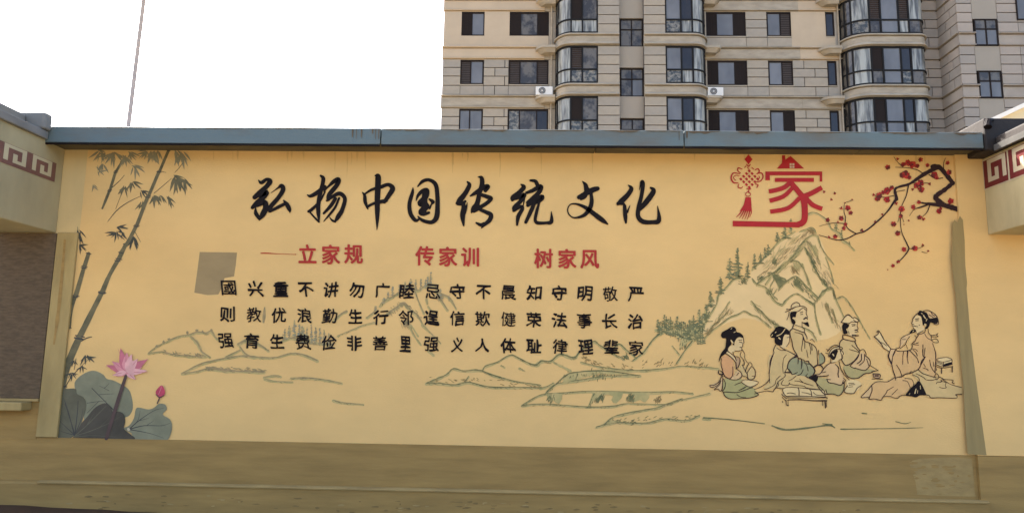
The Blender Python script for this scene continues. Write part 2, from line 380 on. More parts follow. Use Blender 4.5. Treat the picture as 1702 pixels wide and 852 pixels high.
def stones(x0, x1, k, Y, splits=((), (), (), ()), rows=range(4), pal=STONE, dy=.0):
    for r in rows:
        z1, z0 = zz_(k, R0[r]) - JG, zz_(k, R0[r + 1]) + JG
        if r == 0: z1 = zz_(k, 0) - .02
        xs = [x0] + list(splits[r]) + [x1]
        for a, b_ in zip(xs[:-1], xs[1:]):
            m = rnd.choice(pal)
            slab('stone_panel', m, a + (JG if a != x0 else .0) * .8, b_ - (JG if b_ != x1 else 0) * .8, Y + dy, Y + .099 + dy, z0, z1)
def belt(x0, x1, k, Y, m=BELT):
    b = MB(); za, zb_ = zz_(k, .725), zz_(k, 1.0)
    prof = [(-.09, za - .01), (.04, za - .01), (.16, za - .07), (.16, za - .12), (.06, za - .13), (-.07, za - .14), (-.07, za - .19), (.02, za - .20), (.02, zb_ + .17), (-.0, zb_ + .14), (.09, zb_ + .12), (.09, zb_ + .06), (-.07, zb_ + .05), (-.07, zb_ + .0), (-.09, zb_ + .0)]
    b.sweep([(x0, Y, 0, -1), (x1, Y, 0, -1)], prof); return b.build('belt_course', m, APT)
def window(x0, x1, k, cols, Y=YF, z0=None, z1=None, trans=None, fm=FRAME, dy=.04, proud=0):
    """cols: list of (fraction, kind) left to right; kind L louvre, or pane index"""
    z1 = zz_(k, .02) if z1 is None else z1; z0 = zz_(k, .505) if z0 is None else z0
    t = .075; yf, yb = Y + dy, Y + .12 + dy
    b = MB()
    b.box(x0, x1, yf, yb, z0, z0 + t); b.box(x0, x1, yf, yb, z1 - t, z1)
    b.box(x0, x0 + t, yf, yb, z0 + t, z1 - t); b.box(x1 - t, x1, yf, yb, z0 + t, z1 - t)
    xs = [x0 + t]; tot = sum(c[0] for c in cols)
    for c in cols: xs.append(xs[-1] + (x1 - x0 - 2 * t) * c[0] / tot)
    for x in xs[1:-1]: b.box(x - t / 2, x + t / 2, yf + .004, yb, z0 + t, z1 - t)
    zt = None
    if trans:
        zt = z0 + (z1 - z0) * trans; b.box(x0 + t, x1 - t, yf + .006, yb, zt - t / 2, zt + t / 2)
    fr = b.build('window_frame', fm, APT)
    for i, c in enumerate(cols):
        a, e = xs[i] + (t / 2 if i else 0), xs[i + 1] - (t / 2 if i < len(cols) - 1 else 0)
        top = (zt - t / 2) if zt else z1 - t
        if c[1] == 'L':
            l = MB(); n = 12; l.box(a, e, yf + .07, yf + .075, z0 + t, top)
            for q in range(n):
                zc = z0 + t + (top - z0 - t) * (q + .5) / n
                l.face([(a, yf + .03, zc - .05), (e, yf + .03, zc - .05), (e, yf + .066, zc + .03), (a, yf + .066, zc + .03)])
                l.face([(a, yf + .03, zc - .05), (e, yf + .03, zc - .05), (e, yf + .03, zc - .035), (a, yf + .03, zc - .035)])
            l.build('louvre', LOUV, fr)
        elif c[1] == 'D':
            l = MB(); l.box(a, e, yf + .03, yf + .06, z0 + t, top)
            for q in range(1, 4): l.box(a + (e - a) * q / 4 - .012, a + (e - a) * q / 4 + .012, yf + .018, yf + .03, z0 + t + .06, top - .06)
            l.build('shutter', FRAME, fr)
        else:
            l = MB(); l.box(a, e, yf + .045, yf + .06, z0 + t, top); l.build('pane', GL[c[1]], fr)
    if zt:
        l = MB(); l.box(x0 + t, x1 - t, yf + .045, yf + .06, zt + t / 2, z1 - t); l.build('transom_pane', GL[1], fr)
    return fr
def reveal(x0, x1, k):                                   # thin stone sill below a window
    b = MB(); b.box(x0, x1, YF - .03, YF + .09, zz_(k, .53), zz_(k, .51)); b.build('sill', BELT, APT)

# left section
xa, xb, xc, xd, xe_, xf_ = fx(736), fx(765.5), fx(804), fx(846), fx(911.5), fx(925)
for k in KS:
    if k >= 1:      # plain stucco storey
        for (p, q) in ((xa, xb), (xc, xd)): slab('stucco_panel', STUC, p, q, YF, YF + .099, zz_(k, .725), zz_(k, 0) - .02)
        for (p, q) in ((xb, xc), (xd, xe_)): slab('stucco_panel', STUC, p, q, YF, YF + .099, zz_(k, .725), zz_(k, .512))
    else:
        m_ = (xc * .16 + xd * .84); n_ = (xc * .55 + xd * .45)
        stones(xa, xb, k, YF); stones(xc + JG, xd - JG, k, YF, ((m_,), (n_,), (m_,), (n_,)))
        stones(xb + JG, xc - 0, k, YF, rows=(3,)); stones(xd, xe_, k, YF, rows=(3,))
        for (p, q) in ((xb, xc), (xd, xe_)): slab('sill', BELT, p, q, YF - .02, YF + .099, zz_(k, .533), zz_(k, .512))
    slab('jamb_panel', STONE[3], xe_ + .02, xf_, YF + .02, YF + .099, zz_(k, .725), zz_(k, 0) - .02)
    belt(xa - .05, fx(905), k, YF, STUC if k >= 1 else BELT)
    slab('jamb_panel', STONE[3], fx(905) + .01, xf_, YF + .03, YF + .099, zz_(k, 1.0) + .02, zz_(k, .725) - .02)
    window(xb, xc, k, [(1, 'D'), (1.25, 0)] if k > 0 else ([(1, 'L'), (1.25, 0)] if k == 0 else [(1, 0), (1.25, 0)]))
    window(xd, xe_, k, [(1, 'D'), (1.7, 1), (1, 'D')] if k > 0 else ([(1, 'L'), (1.7, 1), (1, 'L')] if k == 0 else [(1, 4), (1.7, 1), (1, 3)]))

# right-middle section
xg, xh, xi, xj, xk, xm, xn = fx(1171), fx(1175), fx(1241), fx(1277), fx(1317.5), fx(1375), fx(1390)
xo = fx(1402)
for k in KS:
    stones(xi + JG, xj - JG, k, YF)
    s1, s2 = xk * .68 + xm * .32, xk * .37 + xm * .63
    if k >= 1: slab('stucco_panel', STUC, xk, xm, YF, YF + .099, zz_(k, .725), zz_(k, 0) - .02)
    else: stones(xk, xm - JG, k, YF, ((s1,), (s2,), (s1,), (s2,)))
    for (p, q) in ((xh, xi), (xj, xk), (xm, xn)):
        if k < 1 or p != xm: stones(p, q, k, YF, rows=(3,))
        else: slab('stucco_panel', STUC, p, q, YF, YF + .099, zz_(k, .725), zz_(k, .535))
        slab('sill', BELT, p, q, YF - .02, YF + .099, zz_(k, .533), zz_(k, .512))
    slab('jamb_panel', STONE[0], xn, xo, YF, YF + .099, zz_(k, .725), zz_(k, 0) - .02)
    slab('jamb_panel', STONE[3], xg - .3, xh, YF, YF + .099, zz_(k, .725), zz_(k, 0) - .02)
    belt(xg - .3, fx(1330), k, YF); belt(fx(1330) + .01, xo, k, YF, STUC if k >= 1 else BELT)
    window(xh, xi, k, [(.9, 'D'), (1.6, 0), (1, 'D')]); window(xj, xk, k, [(1.3, 0), (1, 'L')] if k >= 0 else [(1.3, 0), (1, 'D')])
    window(xm, xn, k, [(1, 3)])

# rounded bays
def bay_path(xl, xr, rl, rr, Y0, Y1, n=9):
    """plan line from the main wall at xl, round a corner of plan radius rl, along Y1, to xr; rl/rr = 0 means a square end"""
    pts = []
    dep = Y0 - Y1
    if rl:
        for i in range(n):
            t = math.pi / 2 * i / n
            pts.append((xl + rl * (1 - math.cos(t)), Y0 - dep * math.sin(t), -math.cos(t), -math.sin(t)))
        pts.append((xl + rl, Y1, 0, -1))
    else: pts.append((xl, Y1, 0, -1))
    if rr:
        for i in range(n + 1):
            t = math.pi / 2 * i / n
            pts.append((xr - rr + rr * math.sin(t), Y0 - dep * math.cos(t), math.sin(t), -math.cos(t)))
    else: pts.append((xr, Y1, 0, -1))
    return pts
def sub_path(path, s0, s1):
    L = [0]
    for a, b_ in zip(path[:-1], path[1:]): L.append(L[-1] + math.hypot(b_[0] - a[0], b_[1] - a[1]))
    def at(s):
        for i in range(len(L) - 1):
            if s <= L[i + 1] + 1e-9:
                t = (s - L[i]) / max(1e-9, L[i + 1] - L[i]); a, b_ = path[i], path[i + 1]
                v = [a[j] * (1 - t) + b_[j] * t for j in range(4)]; h = math.hypot(v[2], v[3]) or 1
                return (v[0], v[1], v[2] / h, v[3] / h)
        return path[-1]
    out = [at(s0)] + [p for p, l in zip(path, L) if s0 + .02 < l < s1 - .02] + [at(s1)]
    return out, L
ZG1 = P(960, 76.5, YB).z - FZ; ZG0 = P(960, 138, YB).z - FZ; ZTR = P(960, 115, YB).z - FZ
ZS1, ZS0 = ZG0 - .06, ZG1 - H + .06
def bay(xl, xr, rl, rr, Y0, Y1, k, mull, kinds, upper, sp_x=None):
    path = bay_path(xl, xr, rl, rr, Y0, Y1)
    _, L = sub_path(path, 0, 1); tot = L[-1]
    zb_, zt, zm = FZ + H * k + ZG0, FZ + H * k + ZG1, FZ + H * k + ZTR
    t = .10
    b = MB()
    for (u, v) in ((zb_ - .02, zb_ + t), (zt - t, zt + .03), (zm - t / 2, zm + t / 2)):
        b.sweep(path, [(0, u), (.0, v), (-.12, v), (-.12, u)])
    ss = [0] + mull + [tot]
    for s in ss:
        s = min(max(s, .04), tot - .04)
        q, _ = sub_path(path, max(0, s - t / 2), min(tot, s + t / 2))
        b.sweep(q, [(.012, zb_), (.012, zt), (-.13, zt), (-.13, zb_)])
    fr = b.build('bay_window_frame', FRAMEB, APT)
    for i in range(len(ss) - 1):
        q, _ = sub_path(path, ss[i] + t / 2, ss[i + 1] - t / 2)
        for j, (u, v) in enumerate(((zb_ + t, zm - t / 2), (zm + t / 2, zt - t))):
            kd = (kinds if j == 0 else upper)[i]
            m = MB(); 
            if kd == 'L':
                m.sweep(q, [(-.09, u), (-.09, v), (-.10, v), (-.10, u)])
                for r in range(10):
                    zc = u + (v - u) * (r + .5) / 10
                    m.sweep([q[0], q[-1]], [(-.02, zc - .05), (-.02, zc - .03), (-.08, zc + .05), (-.08, zc + .03)])
                m.build('louvre', LOUV, fr)
            elif kd == 'D':
                m.sweep(q, [(-.03, u), (-.03, v), (-.05, v), (-.05, u)]); m.build('vent_panel', FRAME, fr)
            else:
                m.sweep(q, [(-.05, u), (-.05, v), (-.065, v), (-.065, u)]); m.build('pane', GL[kd], fr, smooth=False)
    # spandrel below the glass
    u1, u0 = FZ + H * k + ZG0 - .02, FZ + H * (k - 1) + ZG1 + .03
    path2 = bay_path(xl if rl else (sp_x or xl), xr if rr else (sp_x or xr), rl, rr, Y0, Y1)
    b = MB()
    b.sweep(path2, [(.07, u1 - .002), (.13, u1 - .05), (.13, u1 - .12), (-.06, u1 - .13), (-.06, u1 - .18), (.02, u1 - .19), (.02, u0 + .24), (.06, u0 + .20), (.14, u0 + .14), (.14, u0 + .08), (.0, u0 + .06), (.0, u0 + .02), (.08, u0 + .002), (-.3, u0 + .002), (-.3, u1 - .002)])
    b.build('bay_spandrel', BELT, APT, smooth=False)
def pier(px0, px1, k):
    x0, x1 = fx(px0, YB), fx(px1, YB)
    zt, zb_ = FZ + H * k + ZG1 + .02, FZ + H * k + ZG0 - .02
    n = 4
    for r in range(n):
        a = zt + (zb_ - zt) * r / n; c = zt + (zb_ - zt) * (r + 1) / n
        slab('stone_panel', rnd.choice(STONE), x0, x1, YB, YB + .1, c + (JG if r < n - 1 else .0), a - JG)
    boxo('pier_core', JOINT, APT, x0 + .01, x1 - .01, YB + .101, YF + .1, zb_, zt)
bx = lambda px: fx(px, YB)
B1 = (fx(923.5), bx(994)); B2 = (bx(1106.5), fx(1172) ); B3 = (fx(1398), fx(1532))
for k in KS:
    r1 = bx(950) - B1[0]
    L1 = lambda px: 0
    # arc length helpers
    def arc(path, x):
        _, L = sub_path(path, 0, 1)
        for p, l in zip(path, L):
            if p[0] >= x: return l + (x - p[0]) * (1 if p[1] <= YB + .01 else 0)
        return L[-1]
    p1 = bay_path(B1[0], B1[1], r1, 0, YF, YB)
    bay(B1[0], B1[1], r1, 0, YF, YB, k, [.55, arc(p1, bx(949)), arc(p1, bx(968))],
        [1, 2, 2 if k > 0 else 4, 2 if k > 0 else 4], [2, 2, 'L' if k == 0 else 'D', 1], sp_x=bx(1029.5))
    pier(994, 1029.5, k)
    p2 = bay_path(B2[0], B2[1], 0, r1, YF, YB)
    bay(B2[0], B2[1], 0, r1, YF, YB, k, [arc(p2, bx(1133)), arc(p2, bx(1152)), arc(p2, bx(1152)) + 1.0], [4, 2, 2, 1], [0, 3, 2, 1], sp_x=bx(1071))
    pier(1071, 1106.5, k)
    r3 = bx(1449) - B3[0]; r3b = .75
    # the left corner is wide and the right one tight
    p3 = bay_path(B3[0], B3[1], r3, r3b, YF, YB)
    s = lambda px: arc(p3, bx(px))
    _, Lp = sub_path(p3, 0, 1)
    bay(B3[0], B3[1], r3, r3b, YF, YB, k, [.5, .95, s(1449), s(1468), s(1498), s(1515)],
        [1, 1, 2 if k != 1 else 4, 1, 0, 4 if k == 0 else 2, 1], [1, 1, 2, 'L' if k == 1 else 'D', 0, 'L' if k == 1 else 3, 2])
# bay floors and ceilings close the volumes behind the glass
for k in KS:
    for (xl, xr, rl, rr) in ((B1[0], B1[1], r1, 0), (B2[0], B2[1], 0, r1), (B3[0], B3[1], r3, r3b)):
        path = bay_path(xl, xr, rl, rr, YF, YB)
        pts = [(p[0], p[1]) for p in path]
        if not rl: pts = [(xl, YF + .05)] + pts
        if not rr: pts = pts + [(xr, YF + .05)]
        b = MB()
        for z in (FZ + H * k + ZG0 - .3, FZ + H * k + ZG1 + .1): b.face([(x, y, z) for x, y in pts])
        b.build('bay_slab', JOINT, APT)

# stair windows between the two bays
xs0_, xs1_ = fx(1029.5, YB), fx(1071, YB)
boxo('stair_recess_wall', STUCG, APT, xs0_ + .01, xs1_ - .01, YS + .2, YF + .1, 0, ztop_all + 12)
zsw1 = P(1050, 113.5, YS).z - FZ; zsw0 = P(1050, 160.5, YS).z - FZ
xw0, xw1 = fx(1031, YS), fx(1069.5, YS)
for k in KS:
    slab('stair_panel', STUCG, xw0 - .1, xw1 + .1, YS - .05, YS + .199, FZ + H * (k - 1) + zsw1 + .02, FZ + H * k + zsw0 - .02)
    window(xw0, xw1, k, [(1, 1), (1, 1 if k else 0)], YS, FZ + H * k + zsw0, FZ + H * k + zsw1, .62)

# AC ledges with rounded ends
def ac_ledge(px0, px1, k, left):
    x0, x1 = fx(px0, YF - .6), fx(px1, YF - .6)
    z1 = FZ + H * k + P(905, 76, YF - .6).z - FZ; z0 = z1 - .42
    b = MB(); n = 10; pts = []
    r = .62
    if left: pts = [(x1, YF)] + [(x1, YF - .72)] + [(x0 + r - r * math.sin(math.pi / 2 * i / n), YF - .72 * math.cos(math.pi / 2 * i / n)) for i in range(n + 1)]
    else: pts = [(x0, YF)] + [(x0, YF - .72)] + [(x1 - .15, YF - .72), (x1, YF - .5), (x1, YF)]
    N = len(pts)
    sc = [(1.0, z1), (1.0, z1 - .16), (.9, z1 - .2), (.72, z0)]
    cx_ = x1 if left else x0
    for (s_, z) in sc:
        for (x, y) in pts: b.v.append((cx_ + (x - cx_) * s_, YF + (y - YF) * s_, z))
    for l in range(len(sc) - 1):
        for i in range(N):
            j = (i + 1) % N; b.f.append((l * N + i, l * N + j, (l + 1) * N + j, (l + 1) * N + i)); b.mi.append(0)
    b.f.append(tuple(range(N))); b.f.append(tuple(range(len(sc) * N - 1, (len(sc) - 1) * N - 1, -1))); b.mi += [0, 0]
    b.build('unit_ledge', BELT, APT)
for k in KS:
    ac_ledge(890, 923, k, True); ac_ledge(1173, 1200, k, False)
    x0 = fx(1366, YF - .6); ac_ledge(1366, 1400, k, True)
# drain pipes
for px in (916.5, 1396):
    x = fx(px, YF - .1); b = MB(); b.tube([(x, YF - .12, 0), (x, YF - .12, ztop_all + 10)], .055, 8); b.build('drain_pipe', BELT, APT, smooth=True)
for px in (916, 1396):
    for k in KS:
        z = zz_(k, .88); x = fx(px, YF - .2); b = MB(); b.tube([(x - .25, YF - .3, z + .2), (x, YF - .25, z), (x + .3, YF - .2, z + .22)], .03, 6); b.build('pipe_elbow', WHITE, APT)

# outdoor units
def ac_unit(px0, px1, k, label):
    Y = YF - .6; x0, x1 = fx(px0, Y), fx(px1, Y); z0 = FZ + H * k + P(905, 76, Y).z - FZ + .02; z1 = z0 + .58
    t = thing('air_conditioner', label, 'air conditioner', ((x0 + x1) / 2, Y, z0), 'outdoor air conditioner units on ledges')
    boxo('casing', ACW, t, x0, x1, Y, Y + .32, z0, z1, .02)
    b = MB(); n = 20; c = (x0 + (x1 - x0) * .38, (z0 + z1) / 2); r = .24
    b.face([(c[0] + r * math.cos(2 * math.pi * i / n), Y - .012, c[1] + r * math.sin(2 * math.pi * i / n)) for i in range(n)])
    b.build('fan', ACD, t)
    b = MB()
    for rr in (.24, .17, .10): 
        for i in range(n):
            a0, a1 = 2 * math.pi * i / n, 2 * math.pi * (i + 1) / n
            q = lambda a, r_: (c[0] + r_ * math.cos(a), Y - .02, c[1] + r_ * math.sin(a))
            b.face([q(a0, rr), q(a1, rr), q(a1, rr - .014), q(a0, rr - .014)])
    b.face([(c[0] + .05 * math.cos(2 * math.pi * i / n), Y - .024, c[1] + .05 * math.sin(2 * math.pi * i / n)) for i in range(n)])
    b.build('fan_guard', ACW, t)
ac_unit(891, 919, -1 + 0, 'white outdoor unit on the ledge beside the left rounded bay')
ac_unit(1175, 1201, -1, 'white outdoor unit on the ledge right of the middle rounded bay')

# right wall section, wing side face and wing front
xp, xq_ = fx(1530), fx(1562)
XWS = xq_; xw = fx(1600, YW); xwr = xw + 12
for k in KS:
    mid1, mid2 = xp * .64 + xq_ * .36, xp * .5 + xq_ * .5
    stones(xp - .3, xq_, k, YF, ((), (mid1,), (), (mid2,)), pal=STONEW)
    belt(xp - .3, xq_ - .02, k, YF, STONEW[0])
    # wing side: panels on a plane running toward the viewer
    for r in range(4):
        z1, z0 = zz_(k, R0[r]) - JG, zz_(k, R0[r + 1]) + JG
        ys = [YF + .05, YF - .9 - .5 * (r % 2), YW + .101]
        for a, c in zip(ys[:-1], ys[1:]):
            b = MB(); b.box(XWS, XWS + .2, c + JG, a - JG, z0, z1); b.build('stone_panel', rnd.choice(STONEW), APT)
    za, zb_ = zz_(k, .725), zz_(k, 1.0)
    prof = [(-.09, za - .01), (.04, za - .01), (.16, za - .07), (.16, za - .12), (.06, za - .13), (-.07, za - .14), (-.07, za - .19), (.02, za - .20), (.02, zb_ + .17), (-.0, zb_ + .14), (.09, zb_ + .12), (.09, zb_ + .06), (-.07, zb_ + .05), (-.07, zb_ + .0), (-.09, zb_ + .0)]
    b = MB(); b.sweep([(XWS, YF, -1, 0), (XWS, YW - .0, -.7071 * 1.414, -.7071 * 1.414), ], prof)
    b.build('belt_course', STONEW[0], APT)
    belt(XWS + .01, fx(1624, YW), k, YW, STONEW[0]); belt(fx(1663, YW), xwr, k, YW, STONEW[0])
    stones(XWS, fx(1621, YW), k, YW, pal=STONEW); stones(fx(1664, YW), fx(1697, YW), k, YW, pal=STONEW)
    stones(fx(1697, YW) + JG, xwr, k, YW, pal=STONEW)
boxo('wing_core', JOINT, APT, XWS + .15, xwr, YW + .0995, YF + 12, 0, ztop_all + 12)
wz1 = P(1640, 118, YW).z - FZ; wz0 = P(1640, 163, YW).z - FZ
wx0, wx1 = fx(1627, YW, 118), fx(1669, YW, 118)
for k in KS:
    slab('stair_panel', STUCG, fx(1622, YW), fx(1663.5, YW), YW + .03, YW + .099, FZ + H * (k - 1) + wz1 + .02, FZ + H * k + wz0 - .02)
    window(fx(1622, YW) + .05, fx(1663.5, YW) - .05, k, [(1, 0), (1, 0)], YW, FZ + H * k + wz0, FZ + H * k + wz1, .62, dy=-.04)
b = MB(); Z = P(1697, 34, YW).z
window(fx(1696, YW), fx(1740, YW), 1, [(1, 0), (1, 0)], YW - .1, Z, Z + 1.5)
# ------------------------------------------------------------------ flat paint on the wall
# brush strokes are given in frames of the photograph (origin x, origin y, scale) and laid onto the plaster plane
_lay = [0]
def off(base):                         # each coat lies a hair above the last
    _lay[0] = (_lay[0] + 1) % 60
    return -(base + _lay[0] * .00003)
def crom(pts, n):
    """smooth a list of tuples with Catmull-Rom"""
    if len(pts) < 3: return pts
    out = []
    for i in range(len(pts) - 1):
        p0 = pts[max(i - 1, 0)]; p1 = pts[i]; p2 = pts[i + 1]; p3 = pts[min(i + 2, len(pts) - 1)]
        for k in range(n):
            t = k / n
            out.append(tuple(.5 * ((2 * b) + (-a + c) * t + (2 * a - 5 * b + 4 * c - d) * t * t + (-a + 3 * b - 3 * c + d) * t ** 3) for a, b, c, d in zip(p0, p1, p2, p3)))
    out.append(pts[-1]); return out
class Paint:
    def __init__(s, fr, base): s.o = fr; s.base = base; s.mb = MB(); s.mats = []
    def mi(s, m):
        if m not in s.mats: s.mats.append(m)
        return s.mats.index(m)
    def frame(s, fr): s.o = fr; return s
    def w(s, x, y, d):
        p = P(s.o[0] + x / s.o[2], s.o[1] + y / s.o[2], 0); return (p.x, d, p.z)
    def stroke(s, pts, m, wm=1.0, n=5, jit=0.0, cap=True, minw=0):
        d = off(s.base); mi = s.mi(m)
        pts = [(p[0], p[1], max(p[2] * wm, minw)) for p in pts]
        q = crom(pts, n) if n > 1 else pts
        L = []; Rr = []
        for i, p in enumerate(q):
            a = q[max(i - 1, 0)]; b = q[min(i + 1, len(q) - 1)]
            dx, dy = b[0] - a[0], b[1] - a[1]; h = math.hypot(dx, dy) or 1
            nx, ny = -dy / h, dx / h; ww = max(.3, p[2] / 2 * (1 + (rnd.uniform(-jit, jit) if jit else 0)))
            L.append((p[0] + nx * ww, p[1] + ny * ww)); Rr.append((p[0] - nx * ww, p[1] - ny * ww))
        b0 = len(s.mb.v); K = len(q)
        for a, b in zip(L, Rr): s.mb.v.append(s.w(a[0], a[1], d)); s.mb.v.append(s.w(b[0], b[1], d))
        for i in range(K - 1): s.mb.f.append((b0 + 2 * i, b0 + 2 * i + 1, b0 + 2 * i + 3, b0 + 2 * i + 2)); s.mb.mi.append(mi)
        if cap:
            for e, pr in ((0, 1), (K - 1, K - 2)):
                p = q[e]; r = p[2] / 2
                if r < 1.2: continue
                ang = math.atan2(p[1] - q[pr][1], p[0] - q[pr][0])
                s.mb.face([s.w(p[0] + r * math.cos(ang + t), p[1] + r * math.sin(ang + t), d - .00002) for t in [(-math.pi / 2 + math.pi * k / 6) for k in range(7)]], mi)
    def poly(s, pts, m, smooth=0):
        d = off(s.base)
        if smooth:
            c = list(pts); N = len(c); out = []
            for i in range(N):
                a, b, e, f = c[i - 1], c[i], c[(i + 1) % N], c[(i + 2) % N]
                for k in range(smooth):
                    t = k / smooth
                    out.append(tuple(.5 * ((2 * b[j]) + (-a[j] + e[j]) * t + (2 * a[j] - 5 * b[j] + 4 * e[j] - f[j]) * t * t + (-a[j] + 3 * b[j] - 3 * e[j] + f[j]) * t ** 3) for j in (0, 1)))
            pts = out
        from mathutils.geometry import tessellate_polygon
        vs = [s.w(x, y, d) for x, y in pts]
        tris = tessellate_polygon([[Vector((v[0], v[2], 0)) for v in vs]])
        b0 = len(s.mb.v); s.mb.v += vs; mi = s.mi(m)
        for t in tris: s.mb.f.append((b0 + t[0], b0 + t[1], b0 + t[2])); s.mb.mi.append(mi)
    def blob(s, x, y, r, m, n=9, j=.3, ry=None):
        s.poly([(x + r * rnd.uniform(1 - j, 1 + j) * math.cos(2 * math.pi * k / n), y + (ry or r) * rnd.uniform(1 - j, 1 + j) * math.sin(2 * math.pi * k / n)) for k in range(n)], m)
    def leaf(s, x, y, ang, L, wd, m):
        c, sn = math.cos(ang), math.sin(ang)
        prof = ((0, .12), (.2, .8), (.42, 1), (.7, .6), (1, 0))
        bend = rnd.uniform(-.12, .12) * L
        up = [(t * L, wd / 2 * p + bend * t * t) for t, p in prof]; dn = [(t * L, -wd / 2 * p + bend * t * t) for t, p in prof[::-1]]
        s.poly([(x + a * c - b * sn, y + a * sn + b * c) for a, b in up + dn[1:-1] + [(0, -.1)]], m)
    def done(s, name, parent=None, label=None):
        o = s.mb.build(name, s.mats, parent or WALL)
        if label: o['label'] = label
        return o
def T(txt):                             # "x,y,w x,y,w ; x,y,w ..." -> list of strokes
    return [[tuple(float(v) for v in p.split(',')) for p in s.split()] for s in txt.replace('\n', ' ').split(';') if s.strip()]
def T2(txt): return [[tuple(float(v) for v in p.split(',')) for p in s.split()] for s in txt.replace('\n', ' ').split(';') if s.strip()]
FULL = (0, 0, 1)

# base coats and repairs
p = Paint(FULL, .0003)
p.poly(T2('1580,372 1583,366 1588,371 1592,360 1597,366 1600,400 1601,440 1604,470 1603,480 1610,560 1620,640 1636,754.8 1605,753.6 1601,700 1598,640 1590,560 1586,500 1580,450 1578,430 1580,400')[0], STRIP)
# the strip crosses the pilaster edge: lift it clear of both planes
for i, v in enumerate(p.mb.v): p.mb.v[i] = (v[0], -.0325 if v[0] > XPR - .002 else -.004, v[2])
p.mb.v = [(v[0], -.0325, v[2]) for v in p.mb.v]
p.done('olive_strip')
p = Paint(FULL, .0005)
p.poly(T2('332,418.5 394,419.5 392,440 389,459 373,462 370,475 363,489 345,490 323,486 328,450')[0], GREYP)
p.done('grey_patch')
p = Paint(FULL, .0085)
p.poly(T2('1510,766 1530,761 1560,760 1592,759 1614,762 1617,790 1619,815 1621,824 1560,823 1524,821 1521,800 1516,785')[0], PATCH)
for i in range(50): p.blob(rnd.choice((rnd.uniform(1508, 1524), rnd.uniform(1520, 1612))), rnd.uniform(764, 820), rnd.uniform(2, 8), OLIVE, ry=rnd.uniform(.6, 2.5))
p.done('plaster_patch')
p = Paint(FULL, .0005)
p.stroke(T('440,510,2 439,525,5 438,535,3')[0], GRNF); p.done('paint_smear')
p = Paint(FULL, .0285)
p.stroke([(111, 400, 4), (106, 460, 5), (100, 520, 6), (93, 571, 3)], OLIVE, jit=.2); p.done('paint_smear')

# ---- drips and splash dirt on the plaster
r2 = random.Random(31)
p = Paint(FULL, .0001)
for k in range(26):
    x = r2.uniform(340, 1570); L_ = r2.uniform(10, 46); w_ = r2.uniform(1.2, 4)
    p.stroke([(x, 252 + (x - 340) * .006, w_), (x + r2.uniform(-.6, .6), 252 + L_ * .5, w_ * .7), (x + r2.uniform(-1, 1), 252 + L_, .5)], DRIP, jit=.3)
p.done('drip_stains')
p = Paint(FULL, .0575)
for k in range(150):
    x = r2.uniform(66, 1630); y = 808 + (x - 66) * .0222 + abs(r2.gauss(0, 1)) * 14 + 6
    p.blob(x, y, r2.uniform(1, 7), r2.choice((SPLASH, SPLASH, OLIVE3)), 7, .5, ry=r2.uniform(.4, 1.6))
for i, v in enumerate(p.mb.v): p.mb.v[i] = (v[0], v[1], v[2])
p.done('splash_dirt')

